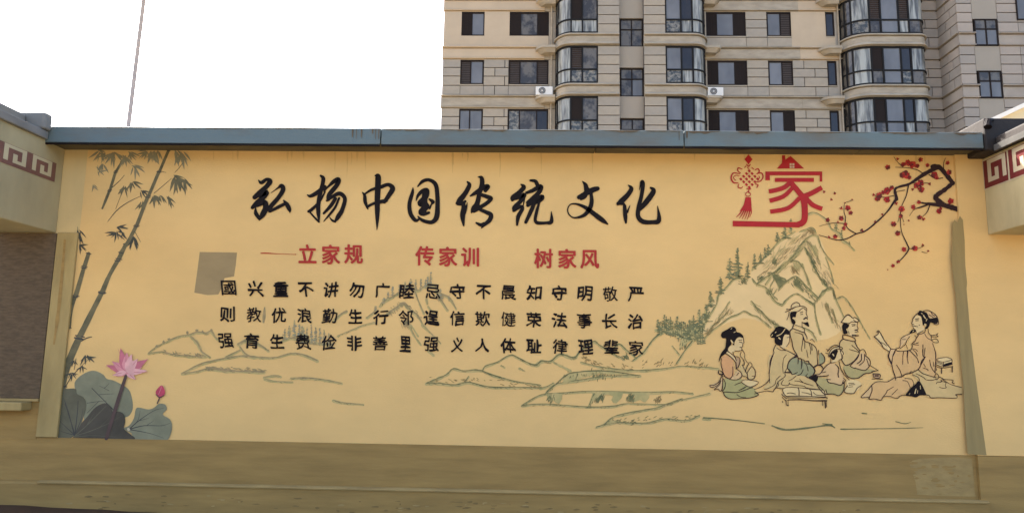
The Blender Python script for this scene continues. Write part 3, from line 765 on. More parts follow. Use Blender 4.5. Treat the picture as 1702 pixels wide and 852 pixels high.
# ---- large calligraphy
Z1 = (400, 270, 4.728); Z2 = (740, 270, 4.479)
BIG = [
 (Z1, '''143,142,8 165,160,24 205,135,22 232,150,34 205,190,30 150,240,34 112,275,30 ; 112,268,20 160,258,26 205,235,34 185,270,32 130,320,34 95,355,24 ;
 95,352,16 140,335,24 190,315,36 198,360,36 175,410,36 148,455,6 ; 120,360,8 122,400,26 150,440,24 ; 240,240,3 290,205,10 322,185,28 335,215,30 300,275,28 240,345,30 232,375,34 ;
 235,385,16 290,355,22 350,325,22 ; 340,300,10 365,330,28 385,370,26 388,395,4'''),
 (Z1, '''525,255,6 550,265,22 600,240,28 660,195,30 ; 630,105,14 650,125,26 645,170,26 625,250,28 612,330,28 612,400,26 620,470,6 ; 535,385,18 560,370,22 620,310,16 665,230,10 ;
 540,385,12 580,430,12 615,465,14 ; 655,230,8 690,190,14 735,150,28 770,135,30 760,175,30 700,250,30 690,290,26 ; 680,300,16 730,265,22 780,245,28 820,285,26 800,370,28 765,430,30 740,468,8 ;
 700,430,4 720,455,14 745,465,14 ; 745,285,24 710,340,24 655,400,16 ; 775,280,14 745,350,16 700,410,16 652,465,4'''),
 (Z1, '''1060,105,12 1080,110,36 1080,170,38 1075,300,36 1075,420,28 1072,530,4 ; 957,235,6 975,260,20 980,310,24 1000,365,10 ; 975,250,12 1030,215,18 1100,195,24 1160,175,24 1195,205,34 1165,260,30 1130,310,24 ;
 995,350,18 1040,325,18 1100,310,26 1145,300,22'''),
 (Z1, '''1355,200,6 1350,240,22 1328,320,26 1335,400,28 1375,455,24 1410,440,10 ; 1392,190,8 1430,150,22 1480,138,22 1530,170,28 1545,240,28 1548,340,30 1540,430,34 1500,470,26 1430,455,22 1395,425,10 ;
 1380,300,6 1395,260,20 1430,225,26 1465,220,30 1455,270,36 1410,320,36 1440,330,40 1460,345,40 1420,390,40 1440,405,26 1480,395,18 ; 1485,290,14 1510,310,26 1500,330,12 1485,360,16 ; 1445,240,30 1445,320,40 1440,390,34'''),
 (Z2, '''165,145,10 180,170,26 150,230,30 110,280,34 85,305,14 ; 90,315,8 120,310,20 150,290,16 ; 135,300,22 138,340,30 130,400,32 138,470,10 ; 165,300,4 157,340,14 148,380,10 ;
 245,110,6 270,115,24 275,160,30 255,230,28 240,300,30 210,345,30 195,375,8 ; 188,250,10 230,225,26 290,185,28 320,180,26 300,210,24 ; 250,235,20 310,255,26 342,270,24 300,310,24 215,360,26 ;
 245,300,18 255,345,20 300,368,24 340,390,28 330,430,28 290,465,20 270,490,6 ; 232,450,12 265,465,22 290,455,20'''),
 (Z2, '''565,165,10 585,185,28 550,225,28 505,260,30 500,280,20 ; 505,275,16 550,260,24 590,240,26 560,290,26 515,335,26 512,360,16 ; 510,360,18 560,330,22 575,345,22 545,400,26 535,465,14 ; 600,220,6 585,300,8 570,370,8 ;
 635,135,14 670,140,22 685,165,26 ; 610,225,18 650,210,24 710,180,30 700,220,28 650,270,28 615,300,24 ; 615,320,22 660,290,24 720,255,28 715,280,20 680,300,18 ; 665,300,24 640,360,26 600,445,20 ;
 700,300,14 680,370,20 670,430,20 690,450,22 750,450,18 790,440,26 790,365,4'''),
 (Z2, '''1020,140,4 1045,170,26 1050,205,28 ; 995,260,26 1040,235,30 1100,205,34 1135,195,26 ; 1060,200,26 1035,250,34 1010,275,14 ; 1085,230,20 1090,290,26 1075,345,28 1030,395,22 960,412,10 920,385,8 912,345,7 935,312,8 985,312,14 1050,340,24 1110,385,30 1170,430,30 1210,460,8'''),
 (Z2, '''1362,170,6 1385,195,26 1360,240,30 1310,290,34 1285,310,20 ; 1285,305,20 1330,310,16 ; 1335,325,22 1340,400,26 1345,450,12 ; 1375,320,4 1355,370,14 ;
 1445,205,4 1460,145,16 1472,160,24 1460,250,24 1440,330,26 1435,400,28 1470,440,30 1540,445,26 1590,430,30 1580,325,4 ; 1530,190,14 1550,215,30 1500,290,34 1445,350,26'''),
]
for fr, txt in BIG:
    p = Paint(fr, .0062)
    for s in T(txt): p.stroke(s, INK, 1.2, n=6)
    p.done('large_character')

# ---- printed style characters from type outlines
fcache = {}
def glyph(ch, offs):
    if (ch, offs) in fcache: return fcache[(ch, offs)]
    c = bpy.data.curves.new('type', 'FONT'); c.body = ch; c.offset = offs; c.resolution_u = 3
    o = bpy.data.objects.new('type', c); COL.objects.link(o)
    bpy.context.view_layer.update()
    me = bpy.data.meshes.new_from_object(o.evaluated_get(bpy.context.evaluated_depsgraph_get()))
    bpy.data.objects.remove(o)
    v = [tuple(q.co) for q in me.vertices]; f = [tuple(q.vertices) for q in me.polygons]
    xs = [a[0] for a in v]; ys = [a[1] for a in v]
    r = (v, f, min(xs), max(xs), min(ys), max(ys)); fcache[(ch, offs)] = r; bpy.data.meshes.remove(me); return r
def write(ch, px, py, wpx, hpx, m, name, offs, shear=0, wob=0, slope=0, fit=False):
    v, f, x0, x1, y0, y1 = glyph(ch, 0.0)
    if not fit: x0, x1, y0, y1 = .03, .97, -.10, .86
    d = off(.0062); seed = rnd.random() * 9
    if fit: offs = .025 if len(v) < 70 else (.018 if len(v) < 110 else .011)
    mb = MB()
    for si, (ox, oy) in enumerate([(0, 0)] + [(math.cos(a * math.pi / 4 + .2), math.sin(a * math.pi / 4 + .2)) for a in range(8)]):
        b0 = len(mb.v)      # the brush is broader than the type: stamp the outline round a small ring
        for (x, y, z) in v:
            k_ = (1 + .75 * math.sin(x * 11 + seed) * math.cos(y * 9 + seed * 3)) if fit else 1
            x += ox * offs * k_ * (.8 if fit else 1); y += oy * offs * k_ * (1.15 if fit else .8)
            u, t = (x - x0) / (x1 - x0) - .5, (y - y0) / (y1 - y0) - .5
            u2 = u + wob * math.sin(t * 5 + seed) ; t2 = t + wob * math.sin(u * 6 + seed * 2)
            q = P(px + wpx * (u2 + shear * t), py - hpx * t2 + slope * u * wpx, 0)
            mb.v.append((q.x, d - si * .00001, q.z))
        for a in f: mb.f.append(tuple(b0 + k for k in a)); mb.mi.append(0)
    return mb.build(name, m, WALL)
for ch, x, y in (('立', 511.5, 422.5), ('家', 550, 423), ('规', 588, 422), ('传', 706.5, 425), ('家', 744.5, 426.5), ('训', 782, 427), ('树', 903.5, 429.5), ('家', 942.5, 430), ('风', 980, 430)):
    write(ch, x, y, 30, 32.5, RED2, 'red_character', .028, slope=.01)
p = Paint(Z1, .003); p.stroke([(160, 713, 7), (200, 712, 9), (300, 717, 4), (425, 722, 4), (433, 722, 8)], RED2); p.done('red_dash')
rows = ['國兴重不讲勿广睦忌守不晨知守明敬严', '则教优浪勤生行邻逞信欺健荣法事长治', '强育生费俭非善里强义人体耻律理辈家']
X0 = [(382.5, 1056), (379.5, 1056), (376.5, 1058)]; Y0 = [(479, 489), (522, 534), (565.5, 578)]
SQ = {'人': (23, 21), '义': (19, 22), '广': (24, 23), '不': (24, 22), '里': (18, 25), '生': (22, 24)}
for r in range(3):
    for i, ch in enumerate(rows[r]):
        t = i / 16
        x = X0[r][0] + (X0[r][1] - X0[r][0]) * t + rnd.uniform(-.7, .7); y = Y0[r][0] + (Y0[r][1] - Y0[r][0]) * t
        if i == 0 and r < 2: x -= 1
        ww, hh = SQ.get(ch, (24, 23.5))
        write(ch, x, y, ww, hh, INK, 'small_character', .027, shear=(-.06 if i < 4 else 0.02), wob=.035, fit=True)

# ---- red emblem
Z5 = (1180, 240, 3.868)
p = Paint(Z5, .0060)
for q in T2('428,157 462,120 462,72 482,72 482,100 517,76 605,157 ; 355,175 720,175 720,240 704,240 704,200 384,200 384,232 355,232 ; 416,216 667,216 667,242 416,242'):
    p.poly(q, REDP)
for (a, c) in ((511, 123), (528, 123), (511, 140), (528, 140)): p.poly([(a, c), (a + 13, c), (a + 13, c + 13), (a, c + 13)], CREAM)
for s in T('''520,240,30 480,275,30 430,293,29 378,303,28 ; 515,243,34 560,295,34 598,350,40 608,420,40 606,480,40 590,505,40 560,516,36 ; 575,517,35 360,513,34 145,509,36 ;
 530,280,26 470,335,28 382,363,28 ; 575,345,28 500,410,28 386,433,28 ; 718,278,30 650,315,32 600,335,32 ; 615,345,28 660,390,30 720,415,28'''):
    p.stroke(s, REDP, cap=False)
p.done('home_emblem')
p = Paint(Z5, .0060)
p.poly([(247, 65), (273, 97), (247, 130), (221, 97)], REDP)
for a in range(4):
    for b in range(4):
        x, y = 252 + (a - b) * 18, 172 + (a + b) * 17.5
        p.poly([(x - 11, y - 4), (x + 1, y - 11), (x + 11, y + 2), (x, y + 10)], REDP)
for s in T('''235,130,6 247,142,8 258,130,6 ; 240,150,5 250,158,5 ; 205,160,6 182,152,8 178,170,7 195,185,5 ; 290,165,6 308,158,8 316,175,7 300,190,5 ; 190,190,5 150,185,8 135,215,9 150,245,9 180,248,6 ; 165,232,5 150,215,5 165,200,5 190,205,4 ;
 300,190,6 330,185,8 340,210,8 325,235,8 300,242,6 ; 300,225,4 318,215,5 312,203,4 ; 185,255,5 180,275,7 198,282,6 210,272,4 ; 290,255,5 308,262,7 300,278,6 ; 222,150,5 230,140,5 ; 268,150,6 280,160,5 ; 235,285,5 262,288,6 ;
 250,290,6 246,310,6 ; 243,305,5 258,315,5 258,328,5 243,334,5 229,328,5 229,315,5 243,305,5'''): p.stroke(s, REDP)
p.poly(T2('228,340 262,340 266,390 262,430 245,430 205,425 190,430 215,390')[0], REDP)
for s in T('215,400,10 195,440,8 168,468,3 ; 225,410,8 205,450,7 188,475,3 ; 235,410,8 220,450,7 205,480,3 ; 245,410,8 235,450,6 222,482,3 ; 255,410,8 250,450,7 237,485,3 ; 262,400,8 265,435,6 258,460,3 252,470,2'): p.stroke(s, REDP)
p.done('knot_emblem')

# ---- plum blossom branch
p = Paint(Z5, .0062)
for s in T('''1582,415,36 1540,402,30 1500,393,28 1400,382,16 1340,372,5 ; 1490,388,30 1452,348,34 1460,325,30 1510,290,26 1560,248,26 ; 1560,252,24 1520,200,30 1472,148,32 1430,145,30 ;
 1470,145,30 1400,178,26 1340,215,20 1280,255,16 1210,275,14 1187,295,18 1197,350,22 1180,372,14 1140,430,10 1080,490,10 1000,555,9 940,575,8 880,605,7 820,615,6 760,600,5 700,583,4'''): p.stroke(s, INKB, jit=.16, n=6)
for s in T('''940,575,7 890,545,6 868,510,6 870,470,5 860,430,4 865,380,3 900,365,3 920,355,2 ; 1275,260,8 1260,330,6 1230,400,5 1222,470,5 1230,560,5 1265,640,8 1275,675,9 1240,725,7 1200,765,4 ; 1395,390,10 1350,405,10 1310,420,4 1280,460,3 ;
 1410,395,8 1390,440,5 1350,475,3 ; 1275,670,5 1330,670,4 1370,655,3 ; 1370,190,6 1330,165,5 1270,152,4 1190,148,3 ; 1240,150,3 1200,110,3 1180,80,2 ; 1405,195,5 1450,222,5 1495,215,5 ; 1500,170,6 1500,120,4 1515,85,2 ;
 1195,305,4 1250,295,4 ; 1290,250,5 1340,248,4 1410,250,3 ; 1180,330,5 1120,340,4 1060,330,3 ; 1475,355,10 1510,380,6 1550,395,5 ; 870,510,4 800,505,4 740,515,3 700,527,2 ; 1230,460,3 1245,500,3 ; 1205,500,3 1225,440,4 ; 1360,690,4 1395,700,2'''): p.stroke(s, INKB)
p.done('plum_branch')
FL = '''1270,120,22 1300,130,24 1240,130,16 1330,140,16 1352,100,16 1205,95,10 1140,148,18 1395,135,14 1255,195,30 1235,200,20 1280,215,14 1440,195,22 1455,215,14 1525,120,14 1535,180,18 1350,250,24 1325,265,20 1355,290,22 1300,290,10 1410,255,10
1135,300,24 1165,280,16 1085,330,22 1075,350,18 1135,355,22 1110,310,14 1050,325,10 1195,380,12 1230,415,22 1340,372,14 1305,403,16 1545,365,22 1470,430,18 1480,410,12 1345,470,16 1370,480,12 1275,490,7 1178,512,18 1225,460,14 1205,572,18 1245,515,5
1245,675,17 1315,668,19 1365,648,10 1400,685,8 1208,752,12 1175,780,13 1140,805,5 885,410,18 902,440,15 842,410,11 842,475,17 870,515,13 858,540,13 755,487,15 820,500,8 803,592,16 763,595,9 975,552,11 1060,497,9 1105,450,8 800,315,9 778,355,9 732,305,9 865,375,5 912,355,6'''
for q in FL.split():
    x, y, r = [float(v) for v in q.split(',')]
    p = Paint(Z5, .0076); a0 = rnd.random() * 6; n = 5 if r > 12 else 3
    for k in range(n):
        a = a0 + k * 2 * math.pi / n
        p.blob(x + r * .5 * math.cos(a), y + r * .5 * math.sin(a), r * .5, rnd.choice(FLOW), 7, .35)
    p.blob(x, y, r * .32, FLOW[3], 6, .3)
    for k in range(2):
        a = a0 + k * 2.4; p.stroke([(x + r * .6 * math.cos(a), y + r * .6 * math.sin(a), 2.5), (x + r * 1.05 * math.cos(a), y + r * 1.05 * math.sin(a), 1.6)], FLOW[3], n=1, cap=False)
    p.done('plum_blossom')

# ---- landscape
ZA = (1160, 340, 5.323); Z_B = (1160, 460, 5.323); ZCc = (1380, 340, 3.873); ZD = (230, 440, 3.549); ZE = (500, 440, 4.261); ZFf = (700, 540, 3.546); ZG = (840, 640, 1.974)
def pine(p, x, yt, yb, w, m, m2):
    """a painted fir: thin trunk with ragged loose dabs either side"""
    h = yb - yt; n = max(4, int(h / (2.5 * p.o[2]))); lean = rnd.uniform(-.04, .04) * h; d_ = h / n
    p.stroke([(x, yt, .05 * w), (x + lean * .5, yt + h * .5, .1 * w), (x + lean, yb, .12 * w)], m2, n=3)
    for i in range(n):
        t = (i + rnd.uniform(.2, .8)) / n; ww = w * (.10 + .50 * t ** .8) * rnd.uniform(.55, 1.2)
        p.blob(x + rnd.uniform(-.2, .2) * ww, yt + h * t, ww * rnd.uniform(.3, .55), rnd.choice((m, m2)), 8, .45, ry=d_ * rnd.uniform(.35, .6))
        for sg in (-1, 1):
            if rnd.random() < .15: continue
            y = yt + h * t + rnd.uniform(-.03, .03) * h; a = rnd.uniform(.5, 1.1) * ww
            p.stroke([(x, y - d_ * .3, .5 * d_), (x + sg * a * .5, y - d_ * .1, rnd.uniform(.6, 1.0) * d_), (x + sg * a, y + rnd.uniform(-.3, .4) * d_, .3 * d_)], rnd.choice((m, m, m2, GRNW)), n=2, cap=False, jit=.45)
            if rnd.random() < .4: p.blob(x + sg * a * rnd.uniform(.4, 1.1), y + rnd.uniform(-.4, .4) * d_, rnd.uniform(.15, .3) * d_, m, 6, .4)
def soft(p, s):
    """washed band beside a contour, with fine dry strokes running down from it"""
    b0 = p.base; p.base = b0 - .0016; S = p.o[2]
    k = rnd.uniform(-1, 1) * .4 * S
    p.stroke([(x + k, y + 1.4 * S, w_ * .8 + 3.2 * S * rnd.uniform(.5, 1.2)) for x, y, w_ in s], GRNW, jit=.3, n=4)
    p.base = b0 - .0002
    q = crom(s, 8); side = rnd.choice((-1, 1))
    for a, b in zip(q[:-1], q[1:]):
        d = math.hypot(b[0] - a[0], b[1] - a[1]); n = d / (2.0 * S)
        for _ in range(int(n) + (rnd.random() < n % 1)):
            if rnd.random() < .45 or max(a[2], 4) < 4.5 and rnd.random() < .5: continue
            t = rnd.random(); x = a[0] + (b[0] - a[0]) * t; y = a[1] + (b[1] - a[1]) * t
            an = math.atan2(b[1] - a[1], b[0] - a[0]) + side * rnd.uniform(.1, .6)
            if math.sin(an) < 0: an += math.pi
            l = S * rnd.uniform(1.5, 6); m = rnd.choice((GRN, GRN2, GRNW, GRNF)); ww = S * rnd.uniform(.3, .9); y += S * rnd.uniform(.2, 2)
            p.stroke([(x, y, ww), (x + l * .5 * math.cos(an), y + l * .5 * math.sin(an), ww * 1.1), (x + l * math.cos(an), y + l * math.sin(an), ww * .3)], m, n=2, cap=False)
    p.base = b0
def hatch(p, pts, m, n, L, ang, wd, sp=6):
    """short dry brush marks scattered along a line"""
    q = crom([(x, y) for x, y in pts], 12)
    for i in range(n):
        x, y = q[int(rnd.random() * (len(q) - 1))]; x += rnd.gauss(0, sp); y += rnd.gauss(0, sp)
        a = ang + rnd.gauss(0, .2); l = L * rnd.uniform(.4, 1.2)
        p.stroke([(x, y, wd * .6), (x + l * .5 * math.cos(a), y + l * .5 * math.sin(a) + rnd.uniform(-1, 1), wd), (x + l * math.cos(a), y + l * math.sin(a), wd * .3)], m, n=2, cap=False)
# tall mountain
p = Paint(ZA, .0001)
p.poly(T2('480,570 560,490 720,320 900,235 1000,200 1060,270 1140,450 1190,740 1250,900 1280,1100 1050,1200 700,1100 400,1000 0,1150 100,900 170,800 320,655 380,645 450,660')[0], HILLW, 3)
p.done('mountain_wash')
p = Paint(ZA, .0030)
for s in T('''480,570,4 560,490,5 640,410,4 720,320,4 800,270,3 860,235,3 ; 900,235,3 960,215,4 1000,200,4 1030,215,4 1045,245,3 ; 520,700,14 600,640,10 690,590,22 760,530,18 850,450,24 900,370,18 950,310,8 1000,270,4 1060,270,3 ; 480,650,5 520,700,10 600,730,5 640,790,5 680,850,4 ;
 650,610,10 700,680,10 720,740,8 ; 720,740,8 780,680,10 850,635,6 880,640,6 960,720,6 1060,820,5 ; 800,500,6 870,495,6 910,530,6 960,620,5 1000,740,4 ; 940,370,6 980,440,13 1030,560,11 1080,640,6 1140,720,8 1190,740,6 ; 1190,740,6 1110,760,6 1060,830,5 ;
 1190,740,5 1210,820,4 ; 1060,280,5 1090,370,5 1140,450,4 1200,520,2 ; 960,320,5 1010,380,6 1040,440,5 ; 660,800,7 700,830,5 ; 965,85,5 1020,68,7 1080,90,7 1150,150,8 1180,210,8 1250,250,12 1280,310,10 1330,345,6 1384,400,3 ; 170,850,6 180,800,7 250,730,7 320,655,8 380,645,5 440,660,4 ;
 880,640,12 860,700,14 900,740,10 930,760,6 ; 620,600,6 660,605,8 760,660,5 800,680,5 ; 1130,460,3 1180,600,3 1200,690,2 ; 990,330,3 1040,420,3 1080,520,2 ; 850,545,5 880,600,4 ; 920,520,4 960,640,4 980,700,3 ; 640,640,4 600,700,3 ; 690,640,4 640,720,3 660,790,4 700,740,3'''): soft(p, s); p.stroke(s, GRN, .78, jit=.35)
for q in T2('655,615 740,640 785,668 725,735 690,680 ; 850,650 900,700 930,770 880,720 ; 680,595 760,530 850,450 910,370 860,440 790,500 700,580 ; 940,375 990,440 1045,560 1000,500'): p.poly(q, GRN, 2)
for pts, c, nn, L_, an_ in (([(700, 590), (820, 490), (930, 350)], GRNW, 60, 60, -.75), ([(700, 590), (820, 490), (930, 350)], GRN, 50, 40, -.8), ([(980, 420), (1050, 580), (1120, 690)], GRN, 60, 44, 1.05), ([(870, 660), (960, 760), (1030, 830)], GRN, 60, 36, .8),
        ([(690, 640), (760, 690)], GRN, 50, 30, .9), ([(1000, 230), (1040, 300)], GRN2, 30, 40, .9), ([(540, 660), (620, 610)], GRN, 30, 34, -.7), ([(860, 530), (950, 650)], GRNW, 50, 50, 1.0), ([(620, 780), (680, 720)], GRN, 30, 34, -.8), ([(1020, 380), (1100, 560)], GRNW, 50, 60, 1.1), ([(580, 560), (720, 430), (850, 300)], GRNW, 50, 70, -.8)):
    hatch(p, pts, c, nn, L_, an_, 4.5, 13)
hatch(p, [(560, 640), (700, 500), (850, 360), (960, 250)], GRN2, 78, 60, -.8, 3, 18)
hatch(p, [(670, 520), (740, 440)], GRN, 44, 34, -1.0, 5, 12)
hatch(p, [(840, 560), (930, 700)], GRN2, 40, 50, 1.0, 3, 14)
hatch(p, [(960, 330), (1100, 560), (1170, 700)], GRNF, 57, 60, 1.05, 3, 18)
p.frame(Z_B)
for s in T('''180,150,7 165,230,6 100,340,6 50,420,5 0,520,4 ; 40,580,3 90,500,4 180,430,5 280,355,7 350,330,7 410,300,7 470,330,6 530,350,5 590,400,5 640,440,5 ; 180,360,5 230,290,5 280,215,4 ; 470,210,4 520,270,7 570,310,6 620,370,5 700,430,3 ; 90,500,3 130,430,4 200,370,4 260,310,3 ;
 600,90,4 620,130,5 680,210,6 745,240,7 780,200,6 840,155,7 890,150,7 960,200,8 1020,230,8 1080,170,6 1140,100,7 1190,95,6 1210,170,6 1240,240,6 1290,350,4 ; 1030,230,7 1040,330,7 1060,420,5 1085,500,3 ; 1220,195,8 1280,172,7 1330,220,6 1384,300,4 1450,420,3 1520,540,2 ;
 1160,310,4 1190,400,4 ; 1140,230,4 1170,330,4 ; 1190,280,4 1225,390,3 ; 920,440,6 1000,480,6 1050,560,3 ; 0,800,5 60,795,4 180,808,4 ; 0,490,8 40,420,7 ; 960,200,12 1000,225,14 1030,250,8'''): soft(p, s); p.stroke(s, GRN, .78, jit=.35)
hatch(p, [(60, 520), (180, 400), (300, 300)], GRN2, 61, 60, -.95, 3, 14)
hatch(p, [(480, 240), (600, 350), (700, 430)], GRN, 51, 50, .8, 3, 12)
hatch(p, [(1120, 220), (1180, 330), (1230, 420)], GRN2, 44, 60, 1.2, 3, 16)
hatch(p, [(860, 40), (980, 170)], GRN, 44, 50, .85, 5, 14)
hatch(p, [(400, 30), (520, 150)], GRN, 51, 20, .9, 5, 18)
p.done('mountain_painting')
PT = [(ZA, 350, 385, 650, 110), (ZA, 280, 478, 660, 90), (ZA, 440, 512, 650, 70), (ZA, 500, 436, 570, 70), (ZA, 553, 425, 520, 60), (ZA, 622, 358, 450, 90), (ZA, 200, 642, 790, 90), (ZA, 110, 768, 905, 90), (ZA, 700, 250, 330, 60), (ZA, 770, 205, 300, 90), (ZA, 822, 195, 250, 70), (ZA, 822, 124, 150, 30),
      (ZA, 590, 380, 470, 50), (Z_B, 72, 252, 400, 90), (Z_B, 12, 288, 470, 110), (Z_B, -40, 340, 520, 90), (ZA, 1220, 170, 230, 60), (ZA, 1270, 230, 300, 40), (ZA, 1340, 325, 350, 40),
      (Z_B, 40, 330, 480, 80), (Z_B, -75, 380, 560, 80)]
for fr, x, a, b_, w_ in PT:
    p = Paint(fr, .0036); pine(p, x, a, b_, w_, PINE, GRN); p.done('pine_painting')
# low hills
p = Paint(ZFf, .0030)
for s in T('''32,340,5 90,315,5 150,290,6 190,255,8 250,268,5 320,262,7 360,265,6 380,240,6 450,215,5 525,175,8 580,195,6 640,225,7 680,232,10 710,210,9 765,210,8 820,170,10 900,190,8 940,150,7 1015,95,8 1050,115,6 1120,160,5 1200,200,4 ;
 1120,150,4 1165,110,8 1210,145,7 1260,185,5 ; 1250,205,5 1310,160,10 1340,120,9 1380,70,9 1440,30,10 ; 1440,35,5 1520,60,6 1590,85,8 1640,20,6 1700,-80,6 ; 1600,90,6 1560,140,8 1505,222,5 ; 1480,120,4 1520,170,4 ; 940,215,3 1060,245,4 1240,265,4 1400,258,4 1540,240,4 1702,250,4 ;
 32,342,4 100,340,5 200,350,6 280,335,6 400,362,7 560,365,5 710,365,4 ; 360,268,6 430,295,9 490,312,7 560,330,4 700,350,3 ; 780,215,5 830,240,4 880,265,3 ; 738,395,7 790,350,6 860,290,7 930,275,8 1020,268,8 1120,272,7 1220,285,5 1290,296,4 ; 740,388,4 800,345,5 950,320,5 1100,298,4 1290,296,3 ;
 595,470,6 660,430,5 720,405,4 790,400,5 980,388,4 1160,390,4 1340,395,4 1480,390,4 1600,400,3 ; 595,470,7 720,462,5 850,470,5 990,480,6 1130,475,5 1220,460,4 1440,465,4 1530,440,4 1700,400,4 ; 1035,597,6 1080,582,6 1130,540,5 1200,520,5 1300,500,6 1390,485,5 1450,462,5 1540,430,3 ;
 1085,582,8 1160,570,6 1240,575,5 1340,572,5 1440,550,5 1560,560,5 1640,530,6 ; 1660,548,4 1702,550,3 ; 990,470,4 1020,400,4 ; 280,300,4 260,330,3 ; 470,235,3 490,245,3 ; 580,250,3 600,262,3 ; 700,370,4 740,360,4 780,340,4'''): soft(p, s); p.stroke(s, GRN, .78, jit=.35)
for q in T2('''835,335 872,288 1000,272 1130,276 1180,288 1100,290 1050,285 950,312 870,332 ; 750,405 832,402 812,465 775,440 765,455 745,430 ; 1030,400 1190,392 1150,460 1120,440 1130,415 1060,412 1010,450 ; 1240,400 1350,398 1320,455 1290,440 1240,455 1260,420 ; 1090,580 1130,560 1170,565 1130,575'''): p.poly(q, GRNW, 2)
p.poly([(1440, 30), (1640, 20), (1600, 85), (1520, 140), (1530, 80)], GRNW)
for a, c, n, an in (([(1480, 40), (1560, 80), (1530, 130)], GRN, 60, 1.7), ([(870, 300), (1000, 285), (1100, 285)], GRN, 60, 1.75), ([(770, 420), (820, 440)], GRN, 30, 1.9), ([(1060, 415), (1160, 420)], GRN, 60, 1.9), ([(1240, 415), (1340, 425)], GRN, 50, 1.95), ([(850, 300), (1000, 290), (1150, 285)], GRN, 40, 1.8), ([(760, 430), (830, 440)], GRN, 20, 1.8), ([(1040, 430), (1160, 430)], GRN, 30, 1.9), ([(1240, 430), (1330, 430)], GRN, 24, 1.9), ([(1400, 430), (1560, 420)], GRN2, 24, 1.9), ([(1120, 565), (1300, 565), (1620, 535)], GRN, 40, -.3), ([(60, 330), (300, 320), (560, 350), (700, 355)], GRN2, 50, .3), ([(940, 180), (1060, 230), (1240, 250)], GRN2, 40, .5), ([(1300, 230), (1500, 230), (1680, 235)], GRN2, 40, -.8), ([(1200, 180), (1300, 170)], GRN, 20, .9)):
    hatch(p, a, c, n, 22, an, 4, 9)
p.frame(ZG)
for s in T('''650,105,3 740,112,3 850,125,2 ; 875,132,4 920,145,5 1000,138,4 1060,130,4 1080,138,3 ; 1100,143,3 1180,142,2 1300,140,2 1370,138,1 ; 1170,91,3 1185,92,3 ; 1280,118,2 1310,125,2 1330,120,1 ; 1040,125,2 1070,128,4'''): p.stroke(s, GRN, 1.3, jit=.2)
p.done('low_hills_painting')
for i in range(22):
    x = 1395 + i * 12.5; p = Paint(ZFf, .0036); yb = 40 + (x - 1395) * .25 + rnd.uniform(-6, 12); pine(p, x, yb - rnd.uniform(60, 110) - (20 if i > 8 else 0), yb, 38, PINE, GRN); p.done('pine_painting')
p = Paint(ZD, .0030)
for s in T('''60,518,5 110,480,5 180,445,5 240,420,5 300,410,7 350,395,8 400,400,8 430,390,8 460,430,6 510,460,4 ; 60,520,5 140,510,5 200,525,6 300,535,6 400,540,4 ; 310,420,7 350,460,10 375,510,10 420,540,6 ; 590,465,12 650,440,14 700,460,10 770,505,8 ; 600,480,8 630,520,8 670,540,6 ;
 260,637,7 330,600,6 390,575,7 480,555,8 600,535,8 680,540,9 800,545,6 900,520,6 980,530,8 1055,562,8 ; 260,637,6 330,630,6 420,610,12 520,620,18 600,625,10 740,628,16 ; 740,660,5 800,650,4 840,655,3 ; 900,665,5 1000,665,9 1100,675,4 1200,695,5 ; 745,670,3 820,685,4 910,688,4 ;
 1150,795,4 1210,810,5 1330,820,3 ; 840,450,6 900,430,6 960,440,5 1040,460,5 1150,465,4 ; 520,540,8 600,500,5'''): soft(p, s); p.stroke(s, GRNF, .85, jit=.35)
hatch(p, [(400, 605), (560, 615), (740, 625)], GRNF, 85, 24, .2, 5, 7)
hatch(p, [(150, 515), (260, 525), (380, 530)], GRNF, 51, 20, .4, 4, 6)
for (x, y) in ((110, 478), (150, 455), (180, 438), (290, 400), (345, 385), (430, 385), (380, 395)): p.blob(x, y, 9, GRNF, 7, .4)
p.frame(ZE)
for s in T('''240,385,8 290,345,14 325,325,12 ; 260,500,3 360,460,4 440,425,4 520,405,4 ; 560,290,5 590,255,10 650,225,9 700,190,9 760,150,12 830,180,8 880,150,6 950,150,8 985,200,12 1050,230,10 1100,310,6 ; 610,345,9 680,300,16 730,270,20 770,310,12 830,360,12 860,410,5 ;
 810,190,8 840,270,7 870,340,6 ; 960,180,8 990,240,8 1040,320,7 ; 860,420,4 930,490,4 990,550,3 ; 760,400,4 800,490,3 850,560,2 ; 470,370,8 520,330,8 530,300,6 ; 890,240,5 895,270,4 ; 900,290,4 930,330,3 ; 780,420,3 830,500,2 ; 900,600,3 940,635,3'''): soft(p, s); p.stroke(s, GRNF, .85, jit=.35)
hatch(p, [(620, 330), (730, 280), (840, 370)], GRNF, 51, 26, .6, 5, 8)
hatch(p, [(980, 220), (1060, 300)], GRNF, 40, 26, 1.0, 4, 10)
hatch(p, [(740, 400), (850, 540)], GRNF, 40, 40, 1.1, 3, 12)
p.done('far_hills_painting')
for fr, xs in ((ZE, [(650, 150, 220, 40), (620, 190, 250, 40), (700, 140, 200, 40), (740, 120, 180, 40), (780, 100, 170, 40), (815, 105, 180, 40), (850, 95, 170, 40), (885, 100, 170, 40), (920, 55, 160, 46), (530, 290, 350, 36), (590, 230, 270, 40), (990, 170, 240, 40), (1050, 215, 260, 34), (900, 80, 150, 40),
                     (10, 430, 560, 50), (45, 440, 560, 46), (75, 425, 560, 46), (105, 440, 565, 46), (135, 450, 570, 46), (165, 460, 570, 40), (200, 480, 580, 36)]),
               (ZD, [(865, 380, 440, 40), (890, 360, 430, 40), (920, 325, 430, 56), (950, 350, 440, 46), (975, 370, 440, 40)])):
    for x, a, b_, w_ in xs:
        p = Paint(fr, .0036); pine(p, x, a, b_, w_ * .8, PINEF, GRNF); p.done('pine_painting')

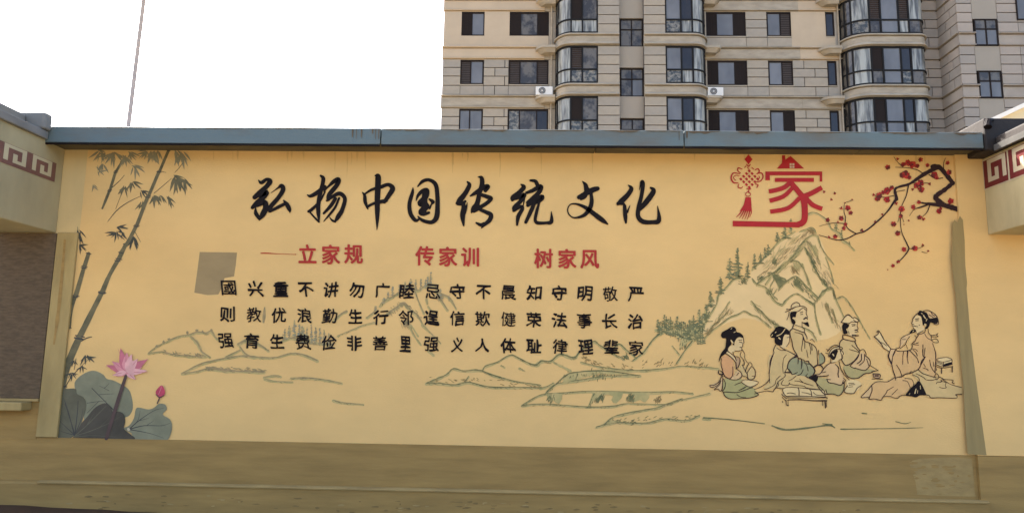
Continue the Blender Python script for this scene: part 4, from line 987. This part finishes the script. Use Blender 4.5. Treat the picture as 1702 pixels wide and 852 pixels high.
# ---- bamboo
H7 = (100, 230, 4.484); H8 = (90, 400, 3.275); H0 = (0, 500, 2.42)
def stem(segs, m):
    p = Paint(FULL, .0016)
    for fr, txt in segs:
        p.frame(fr)
        for s in T(txt):
            p.stroke(s, m, jit=.05)
            for e in (s[0], s[-1]):
                w_ = e[2]; p.stroke([(e[0] - w_ * .65, e[1] - w_ * .15, w_ * .22), (e[0], e[1], w_ * .3), (e[0] + w_ * .75, e[1] + w_ * .1, w_ * .16)], VEIN, n=2)
    p.done('bamboo_stem')
stem([(H7, '808,92,20 742,245,22 ; 736,252,24 660,430,24 ; 652,440,26 572,648,26 ; 566,656,26 510,765,26 452,852,26'), (H8, '390,20,20 352,100,24 ; 345,110,22 300,190,22 262,280,28 ; 258,285,26 215,370,28 140,520,34 ; 135,532,36 100,610,38 66,700,38 46,790,32')], BAMB)
stem([(H7, '462,176,20 418,245,20 ; 412,255,20 372,385,22 ; 366,395,20 340,460,20 315,522,12')], BAMB)
stem([(H8, '188,70,20 165,140,22 ; 162,148,22 118,300,26 ; 112,306,22 92,380,20 84,472,16')], BAMB)
p = Paint(H7, .0019)
for s in T('''390,365,6 440,320,4 480,275,3 ; 355,620,3 420,540,6 500,480,5 600,430,3 ; 700,410,4 760,360,4 830,300,3 ; 855,255,3 900,205,4 930,150,4 ; 750,245,4 790,255,3 ; 555,690,4 600,770,3 ; 150,850,6 150,780,5 130,660,3 ; 415,525,3 440,460,3 455,420,2'''): p.stroke(s, BAMD)
p.frame(H8)
for s in T('150,545,5 175,530,6 205,522,4 ; 55,805,5 95,740,4 150,680,3 ; 120,640,3 110,700,3 ; 150,680,2 200,630,2'): p.stroke(s, BAMD)
p.done('bamboo_twig')
def cluster(fr, x, y, n, L, a0, a1, m, seed):
    rr = random.Random(seed)
    p = Paint(fr, .0021)
    for k in range(n):
        a = math.radians(a0 + (a1 - a0) * (k + rr.uniform(.1, .9)) / n)
        l = L * rr.uniform(.6, 1.15); p.leaf(x + rr.uniform(-.15, .15) * L, y + rr.uniform(-.12, .12) * L, a, l, l * rr.uniform(.13, .2), m)
    p.done('bamboo_leaf_cluster')
CL = [(H7, 400, 110, 12, 95, 20, 175, BAML), (H7, 340, 110, 8, 80, 60, 200, BAML), (H7, 300, 100, 8, 90, 40, 150, BAML), (H7, 480, 130, 8, 100, 30, 130, BAML), (H7, 520, 105, 6, 80, 10, 120, BAML), (H7, 640, 90, 8, 80, 50, 180, BAML), (H7, 690, 100, 8, 100, 50, 130, BAML), (H7, 720, 90, 5, 90, 60, 150, BAML),
      (H7, 860, 90, 6, 110, 40, 110, BAML), (H7, 920, 110, 5, 110, 40, 135, BAML), (H7, 545, 205, 7, 95, 0, 110, BAML), (H7, 290, 245, 6, 70, -160, 90, BAML), (H7, 320, 190, 5, 80, 50, 130, BAML), (H7, 535, 330, 7, 80, 10, 150, BAMB), (H7, 480, 360, 6, 80, 60, 165, BAMB), (H7, 860, 285, 8, 120, 5, 120, BAMB), (H7, 920, 310, 4, 110, 50, 100, BAMB),
      (H7, 700, 430, 8, 85, 20, 140, BAMB), (H7, 750, 425, 5, 70, 30, 110, BAMB), (H7, 610, 390, 5, 80, -5, 90, BAMD), (H7, 610, 470, 6, 90, 80, 130, BAMB), (H7, 800, 425, 4, 90, 30, 100, BAMB), (H7, 425, 655, 5, 90, -20, 60, BAMD), (H7, 430, 700, 7, 90, 10, 200, BAMD), (H7, 470, 700, 4, 70, 30, 110, BAMD), (H7, 545, 740, 8, 110, 60, 140, BAMD),
      (H7, 150, 790, 7, 70, -10, 110, BAMD), (H7, 140, 690, 5, 90, 40, 100, BAMD), (H7, 250, 350, 4, 60, 20, 100, BAML), (H8, 175, 625, 9, 60, 0, 140, BAMD), (H8, 110, 650, 5, 40, 40, 170, BAMD), (H8, 95, 720, 9, 45, 0, 180, BAMD), (H8, 150, 680, 4, 40, 20, 160, BAMD)]
for i, c in enumerate(CL): cluster(*c, 100 + i)

# ---- lotus
LP = '300,330 318,305 340,290 365,280 390,282 415,295 430,312 455,318 490,335 518,355 530,385 535,430 520,460 500,470 490,500 400,500 340,490 345,400 325,385 308,372 ; 238,356 270,352 305,352 310,372 335,385 347,405 345,440 332,480 320,520 300,542 234,548 ; 495,512 520,500 540,470 548,432 565,428 600,435 625,425 640,412 665,415 672,435 655,455 685,475 693,505 685,540 662,560 548,556 530,530 ; 302,542 330,490 352,465 380,432 405,415 430,410 448,425 455,445 480,443 500,455 505,485 500,512 520,530 543,555 430,551 300,548'
for i, (q, m) in enumerate(zip(T2(LP), (LOT1, LOT2, LOT1, LOT3))):
    p = Paint(H0, .0012 + .0019 * i); p.poly(q, m, 3)
    vein = ['370,350,3 400,380,3 460,440,3 ; 400,375,2 460,372,1 ; 420,350,2 440,330,1 ; 350,410,2 380,405,2 430,400,1 ; 440,360,2 400,340,1 ; 350,450,2 400,400,2',
            '302,538,4 285,480,3 262,410,2 ; 302,538,4 260,500,2 240,480,1 ; 302,538,4 312,450,3 315,400,2 ; 302,538,4 325,480,2 335,430,1 ; 302,538,3 270,530,2 240,520,1 ; 300,540,3 275,440,2 250,370,1',
            '520,515,5 560,480,3 620,440,2 660,430,1 ; 520,515,5 580,500,3 650,500,2 685,490,1 ; 520,515,4 600,530,2 660,550,1 ; 520,515,4 555,480,2 565,440,1 ; 590,500,2 620,480,1 ; 560,480,2 600,470,1',
            '302,542,4 350,500,3 400,450,3 430,420,2 ; 302,542,4 370,520,3 440,490,2 490,460,1 ; 302,544,4 380,540,2 470,545,1 ; 350,500,2 380,450,1 ; 400,510,2 440,470,1'][i]
    for s in T(vein): p.stroke(s, VEIN if i != 3 else LOT2)
    if i == 2: p.blob(518, 515, 6, CREAM, 7, .2)
    p.done('lotus_leaf_painting')
p = Paint(H0, .0090); p.stroke([(512, 290, 11), (480, 390, 15), (430, 551, 14)], STEMM, jit=.06); p.done('lotus_stem_painting')
p = Paint(H0, .0110)
tips = [(428, 262, 30, 2), (455, 240, 34, 0), (597, 232, 34, 2), (596, 287, 26, 1), (455, 296, 22, 1), (478, 192, 36, 2), (558, 232, 34, 1), (508, 206, 36, 0), (536, 214, 32, 1), (490, 232, 40, 0), (470, 303, 20, 0), (548, 316, 24, 1), (575, 262, 34, 0), (520, 240, 36, 0)]
for x, y, wd, c in tips:
    bx_, by_ = 512, 284
    l = math.hypot(x - bx_, y - by_); p.leaf(bx_, by_, math.atan2(y - by_, x - bx_), l, wd, PINK[c])
    p.stroke([(bx_ + (x - bx_) * .35, by_ + (y - by_) * .35, 2), (x, y, 1.2)], PINK[2], n=1)
p.blob(512, 282, 13, PINK[0], 9, .2); p.done('lotus_flower_painting')
p = Paint(H0, .0110); p.stroke([(646, 385, 4), (640, 398, 5), (635, 410, 5)], STEMM); p.poly(T2('628,368 636,352 652,338 663,352 666,370 655,385 640,388')[0], BUD, 3); p.stroke([(630, 375, 4), (645, 386, 5), (662, 378, 3)], STEMM); p.stroke([(640, 375, 2), (650, 350, 2), (652, 340, 1)], PINK[0]); p.done('lotus_bud_painting')
# ---- painted scholars and pupils
G1 = (1170, 530, 6.085); G2 = (1270, 490, 6.55); G3 = (1270, 590, 8.523); G4 = (1350, 515, 5.68); G5 = (1440, 505, 8.52); G6 = (1420, 580, 8.52)
def figure(name, parts, label):
    """parts: (frame, washes [(colour, outline)], ink fills, cream details, strokes)"""
    wp = Paint(FULL, .0056); ip = Paint(FULL, .0074)
    for fr, washes, fills, lights, strokes in parts:
        wp.frame(fr); ip.frame(fr)
        for c, q in washes: wp.poly(T2(q)[0], WASH[c], 3)
        for q in T2(fills) if fills else []: ip.poly(q, INKB if 0 else INK, 3)
        ip.base = .009
        for s in T(lights) if lights else []: ip.stroke(s, WASH['pale'])
        ip.base = .0074
        k = 9.5 / fr[2]
        for s in T(strokes) if strokes else []: ip.stroke(s, INKB, 1.3, jit=.12, minw=fr[2] * 1.0, n=4)
    o = ip.done(name, None, label); w_ = wp.done('colour_wash', o)
    return o
figure('seated_woman_painting', [(G1,
 [('skin', '325,200 355,180 395,190 402,235 388,280 378,312 330,322 300,330 270,345 240,315 260,270 300,262 305,230'), ('orange', '178,400 215,365 260,385 290,410 300,470 300,560 265,600 210,575 185,510'), ('mauve', '320,400 355,390 362,430 345,480 322,495'), ('lilac', '300,570 345,515 378,550 370,590 320,612 260,605'), ('tan', '350,480 400,470 440,560 420,585 385,570 380,545'),
  ('green', '205,605 300,615 370,600 440,680 490,690 545,755 520,785 440,800 270,803 215,780 190,730'), ('lilac', '60,665 150,630 175,570 185,640 165,725 130,700 80,690'), ('tan', '430,540 490,485 515,520 512,585 480,608 440,600'), ('pale', '375,635 415,610 550,635 465,685'), ('pale', '220,335 240,320 310,385 325,430 290,400 250,365')],
 '170,165 180,135 205,118 240,100 268,82 298,78 322,98 328,128 365,140 392,165 396,190 365,182 345,185 325,200 308,232 302,265 290,250 285,220 272,230 275,255 245,290 225,340 175,380 148,438 158,375 185,325 212,290 220,240 222,195 188,192',
 '270,100,7 280,92,6 ; 300,135,6 320,125,5 ; 272,215,12 292,240,12',
 '''395,185,3 398,215,3 402,235,3 392,248,3 390,260,3 388,275,3 380,290,3 378,312,4 340,322,4 310,320,3 ; 355,230,5 375,232,5 385,240,3 ; 350,212,4 380,212,4 ; 362,285,6 380,285,5 ; 240,290,4 240,320,4 270,345,4 ; 215,345,7 250,365,7 290,400,6 320,440,6 325,490,8 ; 235,325,5 275,350,5 310,385,5 325,420,4 ;
 290,330,4 300,360,4 320,390,4 ; 325,375,5 355,390,6 362,430,6 345,480,7 320,500,6 ; 385,310,4 410,350,4 412,400,4 440,440,4 ; 375,330,3 365,370,3 390,400,5 405,440,7 400,465,7 ; 175,395,5 170,450,5 185,510,6 205,570,7 250,600,7 280,580,6 290,540,5 290,480,4 ; 205,575,7 260,605,6 310,612,6 350,605,6 380,575,7 375,540,5 345,515,4 325,500,3 ;
 330,565,5 350,540,4 ; 385,460,4 415,520,4 440,560,5 ; 415,530,7 430,490,6 460,435,5 485,465,5 460,500,5 435,545,5 ; 490,480,6 515,520,6 512,585,7 480,608,6 445,600,6 435,560,6 ; 485,575,5 510,572,5 ; 385,570,4 420,580,4 445,600,4 ; 150,515,7 145,545,8 175,560,10 190,545,8 165,520,6 ;
 180,570,6 150,630,6 100,665,6 58,665,5 75,688,6 130,670,5 170,620,4 ; 165,620,5 155,660,5 100,715,5 140,705,4 165,728,5 185,690,7 185,560,5 ; 195,600,5 215,650,5 205,700,6 185,730,6 240,735,6 330,740,6 400,720,6 450,700,6 490,690,5 ; 310,665,4 340,650,5 370,640,4 ; 350,720,4 390,700,7 425,680,6 ;
 375,635,5 415,610,3 550,635,5 465,685,6 375,635,5 ; 195,740,6 215,780,7 270,805,6 370,800,5 460,795,6 540,770,7 545,755,6 510,730,5 ; 330,760,4 370,785,4 420,790,4''')], 'painted woman in orange top reading at the left of the pupils')
figure('kneeling_woman_painting', [(G2,
 [('skin', '205,470 225,430 270,430 275,480 265,525 240,570 195,575 160,545 195,530'), ('tan', '125,550 180,600 270,615 350,665 280,700 250,760 250,850 60,850 75,700 100,610')],
 '65,440 80,410 105,385 130,350 170,340 215,350 265,385 277,410 272,432 225,430 205,470 200,510 190,545 150,545 115,520 110,468 80,465', '135,445,8 185,420,8 225,370,8 ; 158,465,14 172,478,12 ; 78,445,8 90,430,6 ; 118,410,8 128,400,6',
 '''272,430,3 275,460,3 272,500,3 265,525,3 240,560,3 ; 245,462,4 268,460,4 ; 125,540,7 100,600,7 105,625,6 80,690,8 65,760,7 50,852,6 ; 160,545,4 200,580,5 270,615,6 350,660,10 ; 135,575,4 180,600,4 230,600,3 ; 240,650,4 210,690,4 200,770,5 205,850,4 ; 355,670,9 300,690,9 260,740,9 250,800,7'''),
 (G3, [('tan', '70,0 420,10 330,100 290,240 165,450 20,480 0,440 75,340'), ('blue', '320,190 345,90 440,25 480,60 540,75 590,100 640,120 715,230 670,310 600,300 540,290 440,280 390,265'), ('tan', '290,250 470,285 600,300 700,360 850,510 480,470 170,460')],
 '680,280 760,290 740,370 690,355 620,320', '',
 '''115,0,9 80,90,8 75,200,7 70,300,7 78,390,5 ; 75,340,10 20,400,8 -60,450,7 -140,480,6 ; 320,190,10 350,80,10 430,20,14 455,0,16 ; 330,190,6 380,250,8 400,270,9 470,240,6 ; 480,60,8 475,120,5 ; 530,60,8 535,120,8 520,190,6 ; 560,100,6 600,140,6 620,220,8 ; 470,285,8 520,260,8 550,200,5 ;
 640,120,10 700,180,12 715,230,14 670,300,10 620,320,8 580,290,6 ; 590,290,5 610,260,4 ; 490,40,5 520,45,4 530,65,4 ; 590,90,4 620,80,4 630,110,4 ; 290,250,8 310,200,6 340,190,5 375,230,5 ; 290,240,14 380,245,14 ; 290,255,7 290,300,7 200,370,8 165,450,9 120,515,10 ; 225,290,6 165,350,6 150,410,5 60,465,4 0,480,4 ;
 120,515,8 40,505,7 -60,520,7 -140,545,6 ; 270,345,6 240,410,6 330,425,6 360,385,6 370,410,5 560,435,6 600,460,7 830,490,7 ; 450,290,6 400,330,5 345,360,5 ; 500,340,5 560,390,4 620,410,5 ; 430,360,4 500,370,4 690,430,4 ; 590,300,8 700,360,8 780,440,8 850,510,9 860,590,8 ; 165,460,7 270,470,5 ; 190,370,5 200,420,5 180,450,6''')],
 'painted woman with blue grey sleeves kneeling behind a low bench')
figure('bench_painting', [(G3, [('pale', '300,455 460,455 640,480 835,490 860,590 320,580 265,540 265,480')], '', '',
 '''300,455,7 260,480,7 280,550,9 320,580,9 ; 300,455,5 460,455,5 490,500,9 490,570,10 ; 460,455,5 640,480,5 670,575,9 ; 640,480,5 830,490,6 ; 320,540,4 370,530,6 440,545,5 ; 530,525,3 580,530,3 660,550,3 ; 690,520,4 740,560,5 850,565,4 ; 310,580,10 500,575,8 850,590,9 885,610,10 ; 320,600,5 860,600,5 ;
 330,630,9 500,625,12 700,640,12 880,640,16 ; 245,550,9 310,610,9 ; 250,590,5 310,650,6 ; 305,630,6 310,700,7 ; 335,640,6 335,700,5 ; 320,708,12 345,708,8 ; 825,650,8 825,710,6 ; 860,660,14 865,740,12 ; 880,650,5 880,730,5 ; 255,650,10 262,665,8''')], 'painted low bench holding a cushion')
figure('tall_man_painting', [(G2,
 [('skin', '350,185 420,140 455,165 460,200 468,235 465,300 420,330 412,350 410,365 320,330 330,300 345,215'), ('tan', '290,385 320,365 420,405 440,500 500,520 560,570 580,750 540,790 470,720 365,680 315,580 290,460'), ('blue', '600,640 625,630 652,690 645,730 600,755'), ('pale', '295,140 345,82 380,100 382,125 455,145 380,165 300,180')],
 '280,205 300,182 352,180 345,215 340,240 315,240 320,265 340,290 332,315 305,312 285,260 ; 402,290 440,300 475,295 487,345 450,325 425,310', '310,250,10 325,262,10',
 '''290,140,6 300,105,6 345,80,7 380,95,6 382,120,6 340,130,6 290,150,7 ; 300,155,5 350,128,5 420,122,6 460,145,5 455,165,4 420,140,5 380,170,6 350,185,5 ; 290,155,6 240,155,6 ; 285,160,6 230,185,6 ; 270,180,6 262,230,5 245,270,4 ; 460,165,4 455,200,4 468,235,5 465,250,5 ; 430,262,10 455,245,12 470,262,6 ;
 395,212,6 420,208,5 ; 390,192,4 420,182,5 ; 410,300,5 410,345,5 ; 315,310,5 320,340,5 ; 320,320,6 310,360,7 370,385,7 430,405,7 435,370,5 410,350,4 350,330,5 325,320,5 ; 305,365,8 275,400,8 285,450,6 300,500,7 315,580,7 355,650,7 370,690,8 ; 435,405,8 460,450,7 465,480,6 ; 330,405,5 380,415,6 420,440,7 415,520,6 405,580,5 408,610,4 ;
 425,460,10 440,500,8 490,520,7 540,550,7 570,600,6 575,680,6 580,750,8 ; 440,510,6 440,580,5 ; 490,530,5 505,590,4 500,640,4 ; 515,540,5 520,600,5 ; 460,600,4 475,680,3 ; 500,490,5 520,480,5 545,510,4 ; 590,600,6 588,650,5 ; 620,630,8 655,680,8 650,730,7 600,760,10 ; 545,780,14 580,760,12 620,770,10 640,800,6 ;
 370,690,8 365,745,6 ; 405,700,7 405,790,6 ; 375,690,5 430,705,5 435,725,4 480,715,4 485,750,5 450,740,4 ; 495,745,9 535,790,9 550,830,10''')], 'painted bearded man in wrapped hat, tallest of the pupils')
figure('boy_painting', [(G4,
 [('skin', '225,385 270,375 292,410 283,445 250,470 215,490 180,490 190,470 215,455'), ('lilac', '100,560 150,510 215,505 245,545 290,620 300,690 260,702 150,680 135,650 150,615 60,620 30,610'), ('olive', '45,635 135,650 160,685 270,705 290,700 290,760 250,802 150,790 110,785 50,720'), ('pale', '330,660 420,660 460,710 385,785 300,770 320,715'), ('pale', '150,440 160,400 190,360 240,345 280,355 230,365 180,395')],
 '160,430 185,395 225,372 240,385 228,420 215,455 195,470 170,450', '190,415,9 200,430,9',
 '''150,440,5 160,400,5 190,360,6 240,345,7 280,355,6 275,370,5 230,365,5 180,395,5 155,440,5 ; 140,390,6 180,345,6 220,330,6 260,345,5 ; 130,370,5 150,375,4 ; 125,405,5 145,410,4 ; 270,375,4 285,395,4 292,410,5 283,425,4 285,445,4 275,460,4 250,470,3 ; 260,385,4 280,383,4 ; 170,465,5 175,495,5 215,490,4 ;
 175,495,6 135,520,6 100,560,7 70,600,6 20,610,6 ; 20,608,5 60,625,7 130,620,6 150,610,5 ; 90,590,4 125,580,5 ; 215,510,5 245,545,7 240,600,8 245,630,7 ; 250,480,5 260,530,5 275,570,6 300,610,6 330,640,5 345,660,4 ; 135,650,6 150,680,7 200,690,6 270,705,7 290,660,5 ; 135,650,5 170,655,4 ; 290,640,5 310,660,5 290,690,9 ;
 35,680,7 50,720,6 110,790,7 150,790,8 200,790,5 250,805,7 290,760,7 300,690,7 ; 125,750,6 135,785,6 ; 330,710,5 300,770,6 385,785,6 420,735,5 460,710,6 ; 340,690,3 390,690,3 ; 345,705,3 400,700,3 ; 340,725,3 380,720,3''')], 'painted boy in a small hat writing on paper')
figure('listening_man_painting', [(G4,
 [('skin', '345,140 370,115 415,120 425,150 430,200 405,235 385,262 345,240 330,215 335,165'), ('pale', '270,115 310,62 340,45 400,72 438,100 370,112 345,128'), ('tan', '260,300 290,272 400,300 440,395 435,420 390,480 320,518 282,480 256,350'), ('lilac', '370,510 440,410 490,410 540,480 540,520 500,562 440,560 365,530'), ('olive', '290,545 320,520 360,530 440,560 550,560 580,575 490,600 430,640 360,638 320,610')],
 '280,150 300,122 345,140 335,165 320,180 332,215 300,228 285,200', '322,180,9 326,192,8',
 '''270,115,6 310,60,6 340,45,9 380,75,7 400,70,6 440,100,6 415,112,6 385,90,5 ; 270,115,6 300,120,5 345,125,5 370,110,5 415,115,5 ; 425,120,5 420,150,5 430,175,5 420,190,4 430,205,5 ; 375,150,5 400,145,6 ; 370,135,5 405,135,5 ; 400,190,8 422,185,8 ; 400,210,5 420,208,4 ; 375,235,8 405,240,12 435,240,6 ; 340,200,4 345,225,4 ; 375,235,4 385,260,4 ;
 285,235,7 290,270,8 340,285,7 400,295,7 395,265,6 340,240,6 285,235,6 ; 285,275,7 260,300,7 255,350,6 275,430,5 280,480,6 320,520,7 390,480,6 435,420,6 440,395,6 ; 400,300,8 420,345,6 450,385,6 ; 370,330,5 410,365,5 440,390,5 ; 345,370,4 400,385,4 445,400,5 ; 445,385,5 480,370,5 505,410,6 500,430,5 ;
 440,410,6 425,450,6 370,510,6 360,530,6 400,550,5 ; 460,415,7 460,470,7 420,505,7 ; 490,415,6 485,480,6 440,520,5 ; 500,430,6 540,470,6 540,520,6 500,565,6 450,560,6 400,545,6 ; 510,460,5 530,520,5 ; 540,520,4 590,550,4 620,570,4 ; 560,580,6 610,570,5 ; 295,560,5 320,610,6 360,640,6 430,640,7 490,600,7 550,590,6 580,570,5''')], 'painted moustached man seated behind the boy')
figure('cup_painting', [(G4, [('mauve', '570,600 635,605 632,640 582,636')], '', '', '570,600,7 635,605,7 630,640,5 580,635,5 572,605,5 ; 590,618,10 620,618,9 ; 560,648,3 660,650,3')], 'painted tea cup on a mat')
figure('teacher_painting', [(G5,
 [('skin', '690,165 765,165 790,230 790,300 820,345 800,375 720,410 690,400 665,345 640,280 655,210'), ('lilac', '485,490 610,420 640,410 600,470 470,625 465,600'), ('peach', '740,430 830,400 920,500 955,620 980,860 340,860 355,780 405,670 520,670 620,655 690,520'), ('pale', '105,460 165,425 175,385 260,530 345,635 305,670 240,620 180,560'), ('lilac', '340,640 400,642 360,750 355,850 330,850 305,730'), ('lilac', '860,105 960,130 1000,200 1010,280 960,285 940,220 880,190 850,130')],
 '722,150 745,95 780,98 850,128 880,190 905,205 990,190 1010,245 985,280 940,270 900,262 885,310 852,350 820,345 850,300 832,275 795,300 780,220 765,175 ; 608,422 618,385 655,358 692,375 680,400 640,412', '800,160,14 830,205,12 ; 850,212,10 838,240,8 ; 820,285,18 828,310,14 ; 660,380,12 650,392,8 ; 770,130,8 790,140,6',
 '''800,100,8 860,88,8 920,115,9 970,150,10 1005,210,9 1012,285,8 955,285,8 975,255,6 ; 905,110,5 930,150,8 960,170,8 ; 880,150,8 940,190,8 ; 745,110,7 690,160,8 655,205,10 650,240,6 635,270,6 645,285,6 665,285,4 ; 645,305,9 680,310,8 720,320,5 ; 660,330,4 665,345,5 ; 665,345,5 690,370,5 700,400,4 ; 690,235,6 730,232,7 ;
 685,215,7 735,205,9 ; 742,298,9 750,298,8 ; 610,420,7 540,450,7 485,490,7 480,560,6 465,620,6 ; 605,460,5 570,510,5 545,570,5 470,630,7 ; 500,500,5 550,500,5 ; 830,360,8 820,400,8 740,430,8 720,420,7 800,375,7 ; 740,430,8 700,490,8 690,520,7 ; 680,440,6 700,470,6 ; 690,520,8 640,560,10 645,600,8 630,640,8 600,660,7 ;
 730,545,9 690,560,8 650,570,7 ; 735,580,5 680,580,5 ; 720,670,5 690,640,5 650,630,6 ; 560,580,7 575,630,6 ; 870,350,6 875,400,7 910,440,7 980,435,6 1010,410,6 990,440,6 1010,460,6 920,462,6 ; 820,420,6 860,480,6 920,505,7 985,490,5 1015,540,7 950,540,6 900,500,6 ; 910,440,5 915,490,5 ;
 930,555,6 955,620,7 972,690,8 975,780,8 980,852,8 ; 105,460,9 160,425,7 175,385,8 145,400,6 150,380,4 175,380,5 215,450,10 260,530,10 340,630,10 ; 110,465,12 160,510,12 210,570,12 240,620,8 320,670,7 ; 200,540,6 240,560,7 280,590,5 ; 340,635,10 320,680,8 305,730,12 320,790,9 345,850,9 ; 340,635,8 400,640,7 410,650,8 ;
 405,670,7 370,740,7 355,800,7 355,850,6 ; 415,655,9 420,630,8 455,620,8 ; 415,655,8 450,665,9 520,665,8 560,660,9 610,650,9 ; 520,670,8 510,740,6 ; 580,665,16 570,740,7 575,770,4 ; 610,660,9 670,720,8 720,780,7 735,830,5 ; 650,640,6 700,690,6 715,735,5 ; 795,575,9 795,660,8 800,740,8 820,750,9 ; 825,620,6 815,720,6 ; 830,745,10 780,800,10 760,852,9'''),
 (G6, [('peach', '510,200 560,40 960,20 1130,20 1150,150 1140,400 1000,350 900,285 700,350 600,395 575,400 540,290'), ('peach', '250,510 340,455 450,460 570,400 720,410 800,425 830,500 780,545 740,600 650,650 560,685 400,670 370,715 215,700'), ('tan', '820,360 900,290 1150,410 1290,470 1510,540 1515,635 1430,640 1440,685 1080,685 1010,640 910,450'), ('lilac', '95,678 240,515 245,580 205,672')],
 '718,652 760,590 800,540 850,500 905,445 945,490 980,560 1008,625 1000,650 920,650 870,680 800,665', '865,560,12 850,620,16 ; 925,515,8 930,560,8 ; 780,620,6 770,640,5 ; 890,580,6 885,620,6',
 '''490,40,12 485,110,9 520,200,10 540,290,9 570,380,10 575,435,7 ; 570,20,8 540,90,9 525,200,8 ; 590,220,7 640,300,8 665,370,9 ; 690,40,9 678,105,6 ; 750,30,16 745,110,9 748,160,4 ; 680,100,4 678,210,3 ; 750,160,3 755,200,2 ; 780,20,9 850,90,9 890,140,8 900,190,7 ; 860,40,6 885,90,5 ;
 960,0,9 965,90,9 990,115,10 940,210,11 900,280,10 800,335,10 720,350,10 670,385,11 600,395,8 575,410,7 ; 800,310,6 775,345,8 ; 990,0,6 985,90,6 ; 1130,0,8 1145,60,9 1145,150,9 1135,330,9 ; 1060,150,7 1075,230,7 1110,300,7 1140,330,8 ; 1110,180,5 1120,240,4 ; 970,265,5 1010,275,7 1040,295,8 ; 975,205,4 1000,250,4 ;
 900,290,7 960,340,8 1050,370,8 1150,400,10 ; 870,345,5 970,395,7 1010,430,7 1100,435,7 1150,420,9 ; 1130,390,8 1150,340,8 1190,385,8 1160,430,8 ; 1200,390,8 1240,410,8 1270,425,6 1390,435,7 1380,470,8 1415,485,6 ; 1240,425,6 1350,490,6 1440,520,6 1515,540,6 ; 1155,485,7 1170,465,6 1225,460,8 1220,430,6 ;
 1220,450,5 1290,470,6 1280,510,6 1295,540,7 1250,550,6 1200,535,4 ; 570,395,7 500,440,8 450,460,7 340,455,7 280,475,7 240,510,8 200,560,8 130,630,8 90,680,9 160,678,8 205,672,6 ; 240,510,10 245,580,11 220,650,9 205,705,10 270,700,8 370,718,9 390,690,9 450,610,8 465,580,8 550,530,6 ;
 400,670,8 500,665,8 560,685,7 610,690,8 650,655,8 720,650,8 ; 605,565,7 560,610,7 525,645,7 ; 680,440,7 740,450,7 770,500,6 785,545,7 ; 710,410,7 800,420,6 830,470,7 830,520,6 ; 820,360,5 890,390,7 915,430,8 905,460,7 ; 1010,640,10 1055,655,9 1080,685,10 1200,683,8 1330,688,8 1440,688,7 1445,655,7 1425,640,9 1515,635,9''')],
 'painted teacher in peach robe holding an open scroll')
figure('book_table_painting', [(G6, [('pale', '1150,140 1310,115 1375,145 1370,210 1250,245 1160,215')], '1265,210 1370,180 1370,210 1265,240', '',
 '1150,140,5 1230,120,5 1310,115,5 1375,145,8 1370,210,7 ; 1150,150,5 1250,180,6 1370,150,5 ; 1255,180,8 1255,245,9 ; 1160,170,6 1250,205,5 ; 1160,190,5 1250,225,5 ; 1160,215,6 1250,245,6 1380,210,9 ; 1150,240,5 1240,265,7 1390,240,7 ; 1230,270,12 1228,340,10 ; 1380,245,12 1378,320,11 ; 1155,270,6 1155,300,5')], 'painted stack of books on a small stand')
